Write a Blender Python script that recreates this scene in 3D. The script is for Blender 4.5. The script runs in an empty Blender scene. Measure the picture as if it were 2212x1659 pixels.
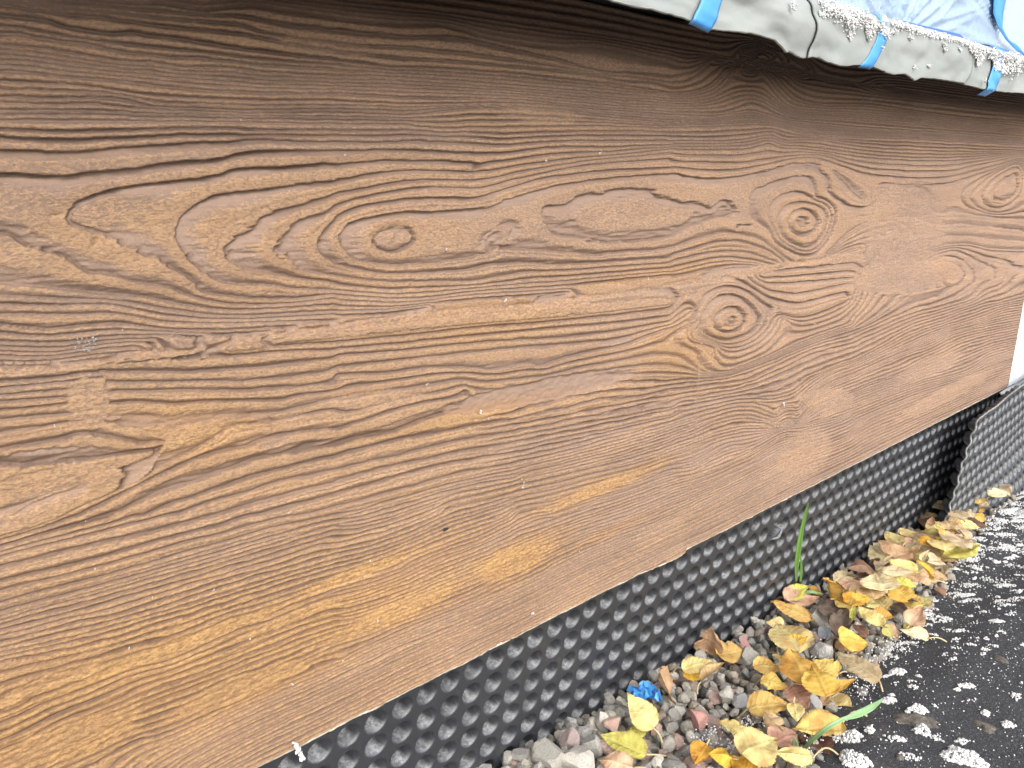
import bpy, bmesh, math, random
import numpy as np
from mathutils import Matrix, Vector

sc = bpy.context.scene
# ------------------------------------------------------------------ camera, light, exposure
CZ = 0.5                                   # height of the camera above the datum
FP = 1728.0
R = np.array([[0.74431736, -0.17301459, 0.64502528],
              [-0.66774517, -0.20784155, 0.71478548],
              [0.01039473, -0.96273976, -0.27022973]])
cam_d = bpy.data.cameras.new("camera")
cam = bpy.data.objects.new("camera", cam_d)
sc.collection.objects.link(cam)
sc.camera = cam
cam_d.sensor_width = 36
cam_d.lens = FP / 2212 * 36
cam_d.clip_start = 0.01
cam_d.clip_end = 500
m = Matrix.Identity(4)
rt, up, bk = R @ np.array([1., 0, 0]), R @ np.array([0, -1., 0]), R @ np.array([0, 0, -1.])
for i in range(3):
    m[i][0], m[i][1], m[i][2] = rt[i], up[i], bk[i]
m[2][3] = CZ
cam.matrix_world = m

SUN_EL, SUN_AZ = math.radians(36), math.radians(200)   # azimuth: clockwise from +Y, seen from above
world = bpy.data.worlds.new("World")
sc.world = world
world.use_nodes = True
nt = world.node_tree
for n_ in list(nt.nodes):
    nt.nodes.remove(n_)
wo = nt.nodes.new("ShaderNodeOutputWorld")
bg = nt.nodes.new("ShaderNodeBackground")
sky = nt.nodes.new("ShaderNodeTexSky")
sky.sky_type = 'NISHITA'
sky.sun_disc = False
sky.sun_elevation = SUN_EL
sky.sun_rotation = SUN_AZ
sky.air_density = 1.0
sky.dust_density = 3.0
hs = nt.nodes.new("ShaderNodeHueSaturation")
hs.inputs['Saturation'].default_value = 0.45
nt.links.new(sky.outputs[0], hs.inputs['Color'])
nt.links.new(hs.outputs[0], bg.inputs[0])
bg.inputs[1].default_value = 0.15
nt.links.new(bg.outputs[0], wo.inputs[0])
sl = bpy.data.lights.new("sun", 'SUN')
sl.energy = 1.0
sl.angle = math.radians(85)
sl.color = (1.0, 0.965, 0.92)
sun = bpy.data.objects.new("sun", sl)
sc.collection.objects.link(sun)
sd = Vector((math.sin(SUN_AZ) * math.cos(SUN_EL), math.cos(SUN_AZ) * math.cos(SUN_EL), math.sin(SUN_EL)))
sun.rotation_euler = sd.to_track_quat('Z', 'Y').to_euler()
sc.view_settings.view_transform = 'Standard'
sc.view_settings.look = 'None'
sc.view_settings.gamma = 1.0
sc.view_settings.exposure = 1.22
sc.view_settings.use_curve_mapping = False
sc.cycles.max_bounces = 6
sc.cycles.use_denoising = True

rng = np.random.default_rng(7)
random.seed(7)

# ------------------------------------------------------------------ helpers
def ray(u, v):
    return R @ np.array([u - 1106.0, v - 829.5, FP])
def at_y(u, v, y):
    r = ray(u, v); r = r * (y / r[1]); return np.array([r[0], r[1], r[2] + CZ])
def to_px(x, y, z):
    q = np.stack([x, y, z - CZ], -1) @ R          # world -> camera
    return 1106 + FP * q[..., 0] / q[..., 2], 829.5 + FP * q[..., 1] / q[..., 2]
def win(name, u, v):
    ox, oy, s = WIN[name]; return (u * s + ox) * 2212 / 3968, (v * s + oy) * 2212 / 3968
WIN = {'W0': (0, 0, 3968 / 2212), 'W1': (0, 0, .6027), 'W2': (1300, 0, .6027), 'W3': (2600, 500, .6184),
       'W4': (0, 1000, .6027), 'W5': (1300, 1000, .6027), 'W6': (0, 2000, .5882), 'W7': (2300, 0, .754),
       'W8': (800, 2300, .5425), 'W10': (2000, 1200, .58771), 'W11': (1200, 1700, .58771), 'W12': (3000, 900, .43761),
       'WA': (2300, 1400, .95), 'WB': (1900, 2200, .4677), 'WC': (2700, 2100, .528), 'WD': (3300, 2000, .302),
       'WE': (3050, 2000, .3164), 'WG': (3100, 2400, .3924), 'WT': (3000, 0, .4376), 'WR': (3300, 1300, .4823)}

def hash2(i, j, seed):
    h = (i.astype(np.int64) * 374761393 + j.astype(np.int64) * 668265263 + seed * 1442695041) & 0xFFFFFFFF
    h = ((h ^ (h >> 13)) * 1274126177) & 0xFFFFFFFF
    return ((h ^ (h >> 16)) & 0xFFFF) / 65535.0
def vnoise(x, y, seed=0):
    i, j = np.floor(x), np.floor(y); fx, fy = x - i, y - j
    fx = fx * fx * (3 - 2 * fx); fy = fy * fy * (3 - 2 * fy)
    a, b = hash2(i, j, seed), hash2(i + 1, j, seed); c, d = hash2(i, j + 1, seed), hash2(i + 1, j + 1, seed)
    return (a + (b - a) * fx) * (1 - fy) + (c + (d - c) * fx) * fy
def fbm(x, y, seed=0, oct=3):
    s, a, t = 0, 1, 0
    for k in range(oct):
        s = s + a * (vnoise(x, y, seed + k * 17) * 2 - 1); t += a; a *= .5; x = x * 2.03 + 5.1; y = y * 2.03 + 3.7
    return s / t
def smooth(e0, e1, x):
    t = np.clip((x - e0) / (e1 - e0), 0, 1); return t * t * (3 - 2 * t)

def tag(o, label=None, cat=None, group=None, kind=None):
    if label: o['label'] = label
    if cat: o['category'] = cat
    if group: o['group'] = group
    if kind: o['kind'] = kind
    return o
def link(name, me, mat=None, parent=None, loc=None):
    o = bpy.data.objects.new(name, me); sc.collection.objects.link(o)
    if mat and me is not None and len(me.materials) == 0: me.materials.append(mat)
    if parent: o.parent = parent
    if loc is not None: o.location = loc
    return o
def empty(name, loc):
    o = bpy.data.objects.new(name, None); sc.collection.objects.link(o); o.location = loc
    o.empty_display_size = .01
    return o
def mesh_from(name, V, F, smooth_=True):
    """V (n,3), F (m,k) quads or tris as one array, or a list of faces"""
    me = bpy.data.meshes.new(name)
    V = np.asarray(V, np.float32)
    if isinstance(F, np.ndarray):
        k = F.shape[1]
        me.vertices.add(len(V)); me.vertices.foreach_set('co', V.ravel())
        me.loops.add(F.size); me.loops.foreach_set('vertex_index', F.astype(np.int32).ravel())
        me.polygons.add(len(F)); me.polygons.foreach_set('loop_start', np.arange(0, F.size, k, dtype=np.int32))
        me.polygons.foreach_set('use_smooth', np.full(len(F), smooth_))
        me.update(calc_edges=True)
    else:
        me.from_pydata([tuple(map(float, v)) for v in V], [], [list(map(int, f)) for f in F])
        me.polygons.foreach_set('use_smooth', [smooth_] * len(me.polygons)); me.update()
    return me
def grid_faces(nr, nc, flip=False):
    i = np.arange(nr * nc).reshape(nr, nc)
    a, b, c, d = i[:-1, :-1].ravel(), i[:-1, 1:].ravel(), i[1:, 1:].ravel(), i[1:, :-1].ravel()
    return np.stack([a, d, c, b] if flip else [a, b, c, d], 1)
def color_attr(me, name, arr):
    a = me.color_attributes.new(name, 'FLOAT_COLOR', 'POINT')
    A = np.ones((len(me.vertices), 4), np.float32); A[:, :arr.shape[1]] = arr
    a.data.foreach_set('color', A.ravel())

class NT:
    def __init__(s, name):
        s.m = bpy.data.materials.new(name); s.m.use_nodes = True; s.t = s.m.node_tree
        s.b = s.t.nodes['Principled BSDF']; s.out = s.t.nodes['Material Output']
    def n(s, typ, **kw):
        nd = s.t.nodes.new(typ)
        for k, v in kw.items():
            if k.startswith('i_'):
                key = k[2:]; key = int(key) if key.isdigit() else key
                nd.inputs[key].default_value = v
            else: setattr(nd, k, v)
        return nd
    def l(s, a, b): s.t.links.new(a, b)
    def noise(s, scale, detail=4, rough=.6, vec=None, dist=0):
        nd = s.n('ShaderNodeTexNoise'); nd.inputs['Scale'].default_value = scale
        nd.inputs['Detail'].default_value = detail; nd.inputs['Roughness'].default_value = rough
        nd.inputs['Distortion'].default_value = dist
        if vec is not None: s.l(vec, nd.inputs['Vector'])
        return nd.outputs[0]
    def coords(s, scale=(1, 1, 1), out='Object'):
        tc = s.n('ShaderNodeTexCoord'); mp = s.n('ShaderNodeMapping'); mp.inputs['Scale'].default_value = scale
        s.l(tc.outputs[out], mp.inputs[0]); return mp.outputs[0]
    def ramp(s, fac, stops):
        r = s.n('ShaderNodeValToRGB'); e = r.color_ramp.elements
        while len(e) < len(stops): e.new(.5)
        for i, (p, c) in enumerate(stops):
            e[i].position = p; e[i].color = (c if len(c) == 4 else (*c, 1)) if not isinstance(c, (int, float)) else (c, c, c, 1)
        s.l(fac, r.inputs[0]); return r.outputs[0]
    def mix(s, fac, a, b, mode='MIX'):
        x = s.n('ShaderNodeMix', data_type='RGBA', blend_type=mode)
        for sock, v in ((x.inputs[0], fac), (x.inputs[6], a), (x.inputs[7], b)):
            if isinstance(v, (int, float)): sock.default_value = v
            elif isinstance(v, tuple): sock.default_value = (*v, 1) if len(v) == 3 else v
            else: s.l(v, sock)
        return x.outputs[2]
    def math(s, op, a, b=None, c=None, clamp=False):
        x = s.n('ShaderNodeMath', operation=op, use_clamp=clamp)
        for sock, v in zip(x.inputs, (a, b, c)):
            if v is None: continue
            if isinstance(v, (int, float)): sock.default_value = v
            else: s.l(v, sock)
        return x.outputs[0]
    def bump(s, h, strength=.3, dist=.001):
        b = s.n('ShaderNodeBump'); b.inputs['Strength'].default_value = strength; b.inputs['Distance'].default_value = dist
        s.l(h, b.inputs['Height']); s.l(b.outputs[0], s.b.inputs['Normal'])
    def set(s, **kw):
        for k, v in kw.items():
            k = k.replace('_', ' ')
            if isinstance(v, (int, float)): s.b.inputs[k].default_value = v
            elif isinstance(v, tuple): s.b.inputs[k].default_value = (*v, 1)
            else: s.l(v, s.b.inputs[k])
        return s.m

# ------------------------------------------------------------------ growth-ring field of the textured panel
TRACES = """
#U
W1 30 1000 10 1300 60 1600 30 1900 75 2157 110
W1 32 330 55 700 80 1000 110 1500 150 1650 200 1850 240 2157 270
W1 33 0 35 400 90 650 105 950 150 1250 180 1600 225 1900 285 2157 325
W1 34 0 95 300 120 450 170 700 205 850 195 950 215 1150 235 1400 280 1800 345 2157 378
W1 35 0 160 200 185 500 245 800 275 1100 305 1500 355 1900 400 2157 415
W1 36 0 210 150 215 200 235 350 255 600 290 800 335 900 345 1100 365 1300 370 1600 410 1900 430 2157 442
W1 37 0 290 250 310 500 350 700 385 850 400 1000 405 1180 430 1450 435 1700 465 2157 490
W1 42 0 455 200 465 400 495 700 515 1100 560 1500 590 1800 600 2157 603
W1 43 0 515 350 535 600 560 900 600 1200 620 1550 640 2157 648
W1 44 0 570 350 580 700 600 1000 650 1300 665 1600 680 2157 682
W1 45 0 620 350 630 600 625 800 640 1000 690 1300 700 1600 712 2157 703
W1 46 0 660 350 670 600 662 900 700 1300 715 1600 728 2157 725
W1 47 0 710 350 710 700 715 900 730 1200 735 1500 745 2157 752
W1 49 0 770 300 765 700 770 1000 780 1300 785 1600 785 1800 790 2157 797
W1 51 0 880 300 895 550 895 700 885 900 880 1250 865 1600 870 2157 872
W1 52 0 970 250 975 440 985 620 975 750 955 950 940 1150 930 1250 925 1500 910 1640 895 2000 910 2157 908
W1 53 0 1135 300 1137 490 1130 530 1115 710 1110 860 1100 1000 1075 1180 1055 1330 1040 1450 1015 1560 990 1800 970 2157 968
W1 54 2157 1055 1960 1065 1850 1083 1700 1085 1500 1098 1400 1130 1200 1160 900 1200 700 1240 570 1290 470 1340 440 1400 450 1430 520 1460 650 1500 850 1590 950 1659
W1 55 2157 1175 1900 1195 1700 1240 1600 1245 1400 1260 1300 1300 1200 1380 1150 1450 1140 1540 1190 1630 1230 1670
W1 56 2157 1250 1900 1330 1700 1400 1650 1470 1530 1520 1440 1600 1480 1670
W1 57 2157 1318 2050 1380 1900 1420 1850 1500 1750 1610 1800 1670
W1 58 2157 1395 2080 1500 2040 1590 2090 1659
W2 30 0 115 400 150 700 160 1000 250 1400 300 1700 300 2157 400
W2 31 0 180 400 230 800 240 1300 350 1700 460 1900 470 2157 490
W2 32 0 283 300 295 500 303 640 325 860 345 1300 410 1650 468 1850 500 2157 530
W2 33 0 330 200 345 430 370 700 385 1000 412 1300 440 1650 475 2000 520 2157 560
W2 34 0 385 200 405 350 430 620 435 860 450 1150 470 1500 510 1900 555 2157 600
W2 37 0 490 250 490 600 510 1000 540 1500 580 1800 605 2157 632
W2 42 0 600 400 620 830 630 1250 650 1750 700 2157 718
W2 43 0 650 300 665 640 672 900 668 1200 672 1500 690 2157 742
W2 46 0 725 350 738 520 735 750 705 1000 690 1400 715 1800 760 2157 790
W2 49 0 803 200 803 400 800 560 818 700 823 1100 815 1400 810 1750 815 2157 825
W2 52 0 905 250 912 400 905 600 905 800 910 1050 932 1300 915 1500 905 1800 900 2157 905
W2 53 0 970 400 960 650 970 950 985 1100 980 1350 950 1600 945 2157 935
W2 54 0 1062 300 1035 600 1040 880 1045 930 1060 880 1090
W2 55 0 1165 200 1130 450 1100 950 1100 1200 1060 1500 1020 1800 1000 2157 960
W2 56 0 1245 200 1205 450 1165 700 1160 950 1155 1200 1100 1450 1060 1700 1030 2157 985
W2 57 0 1315 150 1270 400 1220 600 1200 950 1202 1150 1150 1500 1075 1800 1040 2157 1010
W2 58 0 1385 150 1330 400 1290 600 1272 900 1270 1100 1215 1400 1130 1800 1090 2157 1080
W2 59 110 1659 60 1600 15 1540 20 1500 60 1450 150 1410 400 1372 700 1360 950 1335 1080 1285 1250 1245 1350 1220 1500 1180 1800 1140 2157 1115
W2 60 225 1540 260 1500 330 1465 420 1455 490 1490 500 1550 430 1600 350 1615 270 1580 225 1540
W2 60 2050 1215 1850 1213 1700 1240 1560 1260 1500 1300 1340 1330 1325 1380 1335 1440 1400 1500 1520 1520 1620 1540 1750 1560 2000 1550 2157 1530
W2 59 950 1560 1000 1500 1080 1455 1140 1470 1040 1560 980 1575 1100 1595 1250 1600 1400 1612 1700 1645
W3 52 0 75 400 72 560 45 640 40 720 75 900 65 1200 110 1600 135 2212 150
W3 55 0 125 400 130 530 110 620 90 700 120 800 125 1000 150 1300 185 1700 200 2100 165
W3 57 0 200 400 205 600 185 800 165 950 165 1100 210 1300 250 1700 262 1950 215 2212 165
W3 59 0 270 200 305 400 300 550 262 700 220 850 195 950 215 1100 270 1180 310 1300 330 1450 350 1500 350 1650 345 1750 335 1900 290 2050 245 2160 205 2212 225
W3 60 480 430 490 400 520 368 600 335 740 300 840 285 890 310 915 380 905 420 960 440 1010 470 1030 530 1010 600 980 680 950 730 900 780 820 790 720 750 650 700 620 640 560 590 490 540 485 470 480 430
W3 62 660 600 662 540 710 480 780 458 880 465 950 490 982 540 975 600 940 680 900 730 840 747 760 720 700 680 660 600
W3 63 720 590 750 520 810 495 870 510 915 560 910 620 860 655 800 670 740 640 720 590
W3 64 770 585 790 545 830 545 860 580 830 612 790 605 770 585
W3 59 560 285 700 252 840 242 920 262 985 310 990 400 1050 450 1100 470
W3 58 1000 250 1060 300 1110 350 1150 400 1210 445
W3 60 0 690 120 620 230 580 310 568 380 570 450 600 550 620 600 655 650 720 750 790 830 822 940 820 1000 760 1040 700 1100 640 1200 580 1400 525
W3 59 0 740 200 680 300 655 400 655 550 690 650 760 700 800
W3 58 0 790 250 720 350 708 450 710 600 760 690 815
W3 57 0 830 250 780 450 775 650 838
W3 56 0 870 300 810 500 825 650 850
W3 54 0 920 200 880 400 848 560 853
W3 57 970 800 1040 720 1150 650 1250 600 1400 570
W3 55 990 800 1060 745 1200 690 1400 630
W3 53 1000 805 1100 765 1200 740
W3 62 1940 430 1990 340 2080 270 2170 238 2195 320 2180 400 2120 470 2050 497 1970 480 1940 430
W3 63 2005 420 2040 330 2110 290 2165 262 2175 350 2150 410 2090 455 2030 450 2005 420
W3 61 1850 430 1930 350 2000 290 2150 215 2200 235 2212 260
W3 61 1850 430 1900 480 2000 522 2100 520 2212 470
W3 59 1600 490 1680 530 1800 520 2000 545 2212 560
W3 61 1650 850 1750 870 1790 920 1740 970
W3 60 1700 820 1800 850 1850 910
W3 58 1600 820 1700 770 1800 760 1950 830 2080 870
W3 56 1650 750 1850 730 2000 760 2212 760
W4 52 0 155 250 185 500 220 700 240 900 250 1100 290 1350 325 1550 335 2157 303
W4 53 500 40 570 85 700 95 850 150 1000 170 1100 195 1200 240 1350 280 1550 298 1800 295 2157 260
W4 54 1040 -10 1090 40 1150 80 1250 160 1280 210 1400 240 1600 258 1900 265 2157 228
W4 55 1240 -20 1260 20 1300 80 1400 140 1500 162 1700 165 1900 200 2157 205
W4 56 1480 -30 1500 30 1600 70 1700 90 1900 130 2157 160
W4 57 1850 -20 1870 30 1950 80 2157 120
W4 51 0 240 400 265 700 270 900 300 1150 340 1500 370 2157 340
W4 50 0 300 400 300 700 300 1000 360 1300 390 1600 390 2157 362
W4 49 0 365 500 375 700 365 900 390 1100 420 1500 420 2157 400
W4 48 0 430 300 455 600 430 800 425 1100 460 1500 460 1900 430
W4 47 0 480 300 500 700 465 1000 470 1400 480 1750 465
W4 46 0 535 400 545 700 505 1000 495 1300 497
W4 44 0 600 350 605 700 550 1000 540
W4 42 0 660 300 655 600 620 900 595
W5 59 110 0 200 30 400 45 600 30 800 5 1000 -20
W5 58 0 40 150 75 350 100 600 95 800 80 1000 40 1200 30 1400 45 1700 30 2157 0
W5 57 0 120 200 145 400 160 650 155 900 150 1200 100 1500 85 1800 60 2157 35
W5 56 0 175 300 200 600 190 900 172 1200 140 1500 120 2157 68
W5 54 0 240 500 262 900 215 1400 185 1700 150 2157 103
W5 52 0 315 400 310 800 265 1100 245 1500 215
W5 50 0 370 300 350 600 310
W7 49 398 655 700 645 850 640 950 650 1150 700 1500 708 2212 745
W7 43 398 593 600 600 700 585 800 565 880 585 1000 620 1200 640 1500 665 2212 715
W7 42 398 574 600 575 700 560 800 525 880 550 950 590 1050 610 1300 625 1600 650 2212 695
W7 37 398 505 500 505 600 490 650 450 700 400 740 340 790 300
W7 37 830 300 880 400 950 500 1050 560 1300 575 1600 590 1900 630 2212 660
W7 34 398 480 500 470 580 440 640 390 680 320
W7 34 860 270 950 400 1050 500 1200 530 1400 530 1600 560 1900 600 2212 620
W7 32 398 424 480 410 550 370 620 290
W7 32 900 250 1000 380 1100 450 1300 480 1500 500 1800 530 2212 580
W7 30 950 240 1100 380 1300 430 1600 460 1900 500 2212 540
W0 26 -250 -85 0 -60 400 -30 850 12 1200 60 1449 100 1700 150 1900 190 2212 235
W0 22 -250 -150 0 -130 400 -110 850 -60 1200 -15 1449 40 1700 95 1900 135 2212 190
W0 18 -250 -200 400 -170 850 -120 1449 -10 1700 45 1900 90 2212 150
#L
W4 42 560 680 900 656 1300 640 1800 600 2157 590
W4 41 700 745 1200 742 1600 720 2157 652
W4 39 700 850 1000 850 1500 845 1900 830 2157 805
W4 38 690 940 900 935 1100 950 1300 935 1500 925 1700 930 1830 940
W4 37 650 1015 900 1010 1100 1045 1300 1020 1500 1003 1540 1030
W4 36 350 1659 600 1530 850 1440 1000 1330 1100 1290 1250 1230 1400 1130 1480 1070 1540 1060 1700 1050 2157 970
W4 35 500 1659 850 1480 1200 1310 1500 1220 1750 1150 2000 1110 2157 1095
W4 34 700 1659 1000 1510 1300 1410 1600 1310 1850 1250 2157 1192
W4 33 900 1659 1200 1545 1500 1440 1800 1360 2157 1283
W4 32 1150 1659 1400 1570 1700 1480 2157 1373
W4 31 1400 1659 1700 1560 2157 1445
W4 30 1650 1659 1900 1590 2157 1523
W4 29 1900 1659 2157 1600
W5 44 0 505 400 465 800 420 1200 390 1700 335 2157 285
W5 43 0 545 500 497 1000 440 1400 410 1800 370 2157 325
W5 42 0 580 500 540 1000 490 1400 450 1800 420 2157 375
W5 41 0 630 500 595 1000 540 1400 520 1700 490 2157 410
W5 40 0 700 500 650 900 600 1300 560 1700 530
W5 39 0 750 300 745 600 708 900 710 990 720 1100 703 1250 670 1310 697 1450 650 1600 610 1850 560 2000 500 2157 445
W5 35 0 1108 150 1060 300 1010 500 950 700 910 800 880 830 850 850 900 870 950
W5 34 0 1190 200 1150 400 1110 550 1050 750 1000 900 975 1100 945 1400 865 1800 805 2157 795
W5 33 0 1280 300 1190 600 1130 1000 1060 1400 990 1700 920 2157 868
W5 32 0 1370 400 1270 800 1180 1200 1110 1600 1030 2157 945
W5 31 0 1440 400 1340 800 1260 1200 1190 1600 1110 2157 1010
W5 30 0 1520 400 1410 800 1310 1162 1245
W5 29 0 1600 400 1500 800 1390 1162 1322
W5 27 300 1620 800 1480 1162 1412
W5 24 700 1620 1162 1508
W6 20 -300 1430 80 1290 300 1190 600 1080 900 970 1100 930 1400 790 1550 710 1750 670 2040 549
W11 20 0 1060 300 960 560 880 700 800 900 720 1100 650 1300 560 1400 500 1570 460 1640 455 1700 440 1900 360 2212 270
W11 12 0 1500 300 1390 600 1260 850 1160 1100 1070 1300 980 1500 890 1650 800 1900 690 2212 580
W8 12 0 860 300 730 560 620 800 520 1000 440
W6 30 0 430 600 290 1200 120 1500 60
W6 32 0 270 400 170 700 100 1100 0
W6 26 0 690 300 600 700 500 1100 390 1500 275 2210 60
W6 22 0 960 300 900 600 830 1100 690 1500 560 2040 400 2210 350
W6 16 -300 1660 150 1490 400 1350 700 1230 900 1130 1200 1030 1600 880 1900 760 2210 650
W6 12 0 1850 500 1659 900 1470 1060 1430 1360 1310
W10 33 0 710 500 620 900 552 1200 505 1450 472 1600 425 1800 330 2000 250 2212 200
W10 32 0 800 500 700 1000 600 1300 552 1500 515 1700 440 1900 350 2212 245
W10 31 0 885 500 790 1000 670 1400 590 1650 560 1780 540 1850 490 1950 430 2212 330
W10 29 0 1013 500 880 1000 740 1300 655 1500 610 1650 640 1720 685
W10 29 1850 640 1900 550 2050 440 2212 380
W10 26 0 1130 600 990 1100 830 1300 740 1500 700 1650 730 1740 790
W10 26 1840 740 1930 620 2050 520 2212 455
W10 24 0 1206 400 1110 800 1010 1100 905 1300 835 1500 790 1650 790 1750 790
W10 24 1850 760 1950 650 2050 580 2212 532
W10 20 0 1345 100 1320 250 1320 350 1260 600 1200 850 1120 1000 1060 1150 1040 1250 980 1400 900 1550 880 1700 810 1800 775 1950 735 2100 700 2212 650
W10 18 0 1480 300 1370 700 1240 1000 1130 1250 1060 1500 960 1650 870 1770 805 1900 810 2000 790 2212 720
W10 12 851 1431 1000 1365 1300 1230 1600 1080 1800 980 2000 930 2212 850
W10 38 1170 20 1130 100 1060 140 1000 210 1040 240 1130 262 1180 290 1190 350 1270 410 1380 417 1500 370 1700 290 1850 220 2000 160 2212 90
W10 39 1180 220 1300 240 1310 320 1380 380 1500 350 1650 280 1750 190 1790 130 1760 60
W10 34 1021 475 1200 455 1380 430 1500 395 1750 300 2000 205 2212 140
W3 44 165 1230 200 1120 270 1050 360 1030 450 1060 530 1130 555 1190 530 1250 450 1300 330 1330 230 1300 165 1230
W3 45 250 1190 300 1130 380 1105 450 1140 470 1190 430 1250 340 1280 260 1240 250 1190
W3 46 310 1195 350 1160 400 1175 400 1215 350 1225 310 1195
W3 43 120 1200 150 1150 200 1050 300 988 400 990 500 1030 570 1085 650 1130 740 1160 850 1150 950 1110 1100 1060
W3 42 600 1050 700 1080 800 1085 1000 1040 1140 1000
W3 41 620 1010 750 1030 850 1020 1140 960
W3 40 600 970 800 960 1140 930
W3 39 570 930 800 915 1140 885
W3 38 560 908 700 880 1140 842
W12 34 685 873 780 845 900 790 1100 690 1200 640 1450 560 1600 480 1680 440
W12 33 685 940 900 850 1150 750 1350 690 1600 630 1750 580 1830 480 1990 440
W12 31 685 1129 900 1020 1200 860 1500 760 1800 650 2000 610 2212 555
W12 29 685 1196 1000 1060 1300 930 1500 850 1800 760 2000 680 2212 640
W12 26 685 1290 850 1220 1100 1110 1400 1000 1600 900 1900 830 2170 780
W12 24 560 1450 800 1350 1100 1250 1300 1150 1500 1060 1700 970 1900 920 2160 860
W12 20 400 1659 685 1560 850 1500 1000 1440 1300 1340 1700 1230 1900 1110 2130 1040
W12 16 700 1659 1000 1540 1300 1420 1700 1290 2110 1150
W12 12 1000 1659 1400 1500 1800 1350 2100 1230
W0 3 400 1740 552 1659 1000 1430 1480 1189 1800 1027 2177 836
W6 36 0 120 200 60 359 0
W6 34 0 200 400 90 717 0
W4 44 1750 540 2157 505
W4 43 1450 590 1800 565 2157 545
#P
W4 43 0 720 400 692 640 678
W4 42 0 795 300 775 550 740 700 735
W4 41 0 840 400 800 650 775
W4 40 0 880 400 845 650 830
W4 39 0 925 400 890
W4 38 0 985 400 955
W4 37 0 1035 400 1000
W4 36 0 1105 250 1075 500 1040 650 1000
W4 35 0 1225 300 1182 520 1130 620 1128 700 1140 800 1160 900 1192 940 1190 1040 1180
W4 34 0 1350 300 1360 700 1290 1000 1235 1040 1200
W4 33 0 1659 150 1590 350 1500 550 1460
"""
def parse(txt):
    out = {}; cur = None
    for l in txt.strip().splitlines():
        if l[0] == '#': cur = l[1:]; out[cur] = []; continue
        w, v, rest = l.split(' ', 2); a = np.array(rest.split(), float).reshape(-1, 2)
        ox, oy, s = WIN[w]; a = (a * s + np.array([ox, oy])) * 2212 / 3968
        if -4 < a[0, 0] < 4:
            g = (a[1, 1] - a[0, 1]) / (a[1, 0] - a[0, 0]); a = np.vstack([[-270, a[0, 1] - 270 * g], [-120, a[0, 1] - 120 * g], a])
        if a[-1, 0] > 2205:
            g = (a[-1, 1] - a[-2, 1]) / (a[-1, 0] - a[-2, 0]); a = np.vstack([a, [2310, a[-1, 1] + 98 * g]])
        out[cur].append((float(v), a))
    return out
def catmull(a, step=1.5):
    p = np.vstack([2 * a[0] - a[1], a, 2 * a[-1] - a[-2]])
    if np.allclose(a[0], a[-1]): p[0] = a[-2]; p[-1] = a[1]
    res = []
    for i in range(1, len(p) - 2):
        n = max(2, int(np.hypot(*(p[i + 1] - p[i])) / step)); t = np.linspace(0, 1, n, endpoint=False)[:, None]
        res.append(.5 * ((2 * p[i]) + (-p[i - 1] + p[i + 1]) * t + (2 * p[i - 1] - 5 * p[i] + 4 * p[i + 1] - p[i + 2]) * t * t
                         + (-p[i - 1] + 3 * p[i] - 3 * p[i + 1] + p[i + 2]) * t ** 3))
    res.append(p[-2][None]); return np.vstack(res)
FX0, FY0, FX1, FY1 = -256, -256, 2304, 1792
def solve(curves, pts=()):
    smp = [(v, catmull(a)) for v, a in curves] + [(p[2], np.array([[p[0], p[1]]])) for p in pts]
    xs = np.concatenate([a[:, 0] for v, a in smp]); ys = np.concatenate([a[:, 1] for v, a in smp])
    vs = np.concatenate([np.full(len(a), v) for v, a in smp]); phi = None
    for st, it in ((64, 300), (32, 200), (16, 200), (8, 160), (4, 100), (2, 40)):
        nx, ny = (FX1 - FX0) // st, (FY1 - FY0) // st
        i = np.clip(((xs - FX0) / st).astype(int), 0, nx - 1); j = np.clip(((ys - FY0) / st).astype(int), 0, ny - 1)
        k = j * nx + i
        s = np.bincount(k, vs, nx * ny).reshape(ny, nx); c = np.bincount(k, minlength=nx * ny).reshape(ny, nx)
        m_ = c > 0; val = (s / np.maximum(c, 1)).astype(np.float32)
        phi = np.full((ny, nx), vs.mean(), np.float32) if phi is None else np.repeat(np.repeat(phi, 2, 0), 2, 1)
        phi = np.where(m_, val, phi)
        for q_ in range(it):
            q = np.pad(phi, 1, mode='edge')
            phi = np.where(m_, val, (q[:-2, 1:-1] + q[2:, 1:-1] + q[1:-1, :-2] + q[1:-1, 2:]) * np.float32(.25))
    for q_ in range(6):
        q = np.pad(phi, 1, mode='edge'); phi = (q[:-2, 1:-1] + q[2:, 1:-1] + q[1:-1, :-2] + q[1:-1, 2:] + 2 * phi) / 6
    return phi
def sample(phi, u, v, st=2):
    x = np.clip((u - FX0) / st - .5, 0, phi.shape[1] - 1.001); y = np.clip((v - FY0) / st - .5, 0, phi.shape[0] - 1.001)
    i, j = x.astype(int), y.astype(int); fx, fy = x - i, y - j
    return (phi[j, i] * (1 - fx) + phi[j, i + 1] * fx) * (1 - fy) + (phi[j + 1, i] * (1 - fx) + phi[j + 1, i + 1] * fx) * fy
TR = parse(TRACES)
# summits inside the innermost rings
FIELD = {'U': solve(TR['U'], [(845, 510, 60.8), (1720, 472, 64.6), (2172, 405, 63.5), (1340, 455, 60.78), (1230, 470, 60.55), (1440, 450, 60.75), (1500, 455, 60.7), (1560, 440, 60.6), (1590, 490, 60.6), (1640, 470, 60.6), (930, 470, 59.4), (1000, 500, 59.4), (1060, 520, 59.45), (1140, 480, 59.4), (60, 500, 53.5), (-60, 500, 53.5), (-180, 500, 53.5), (-250, 500, 53.5)]),
         'L': solve(TR['L'], [(1580, 690, 46.6)]), 'P': solve(TR['P'])}

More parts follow.
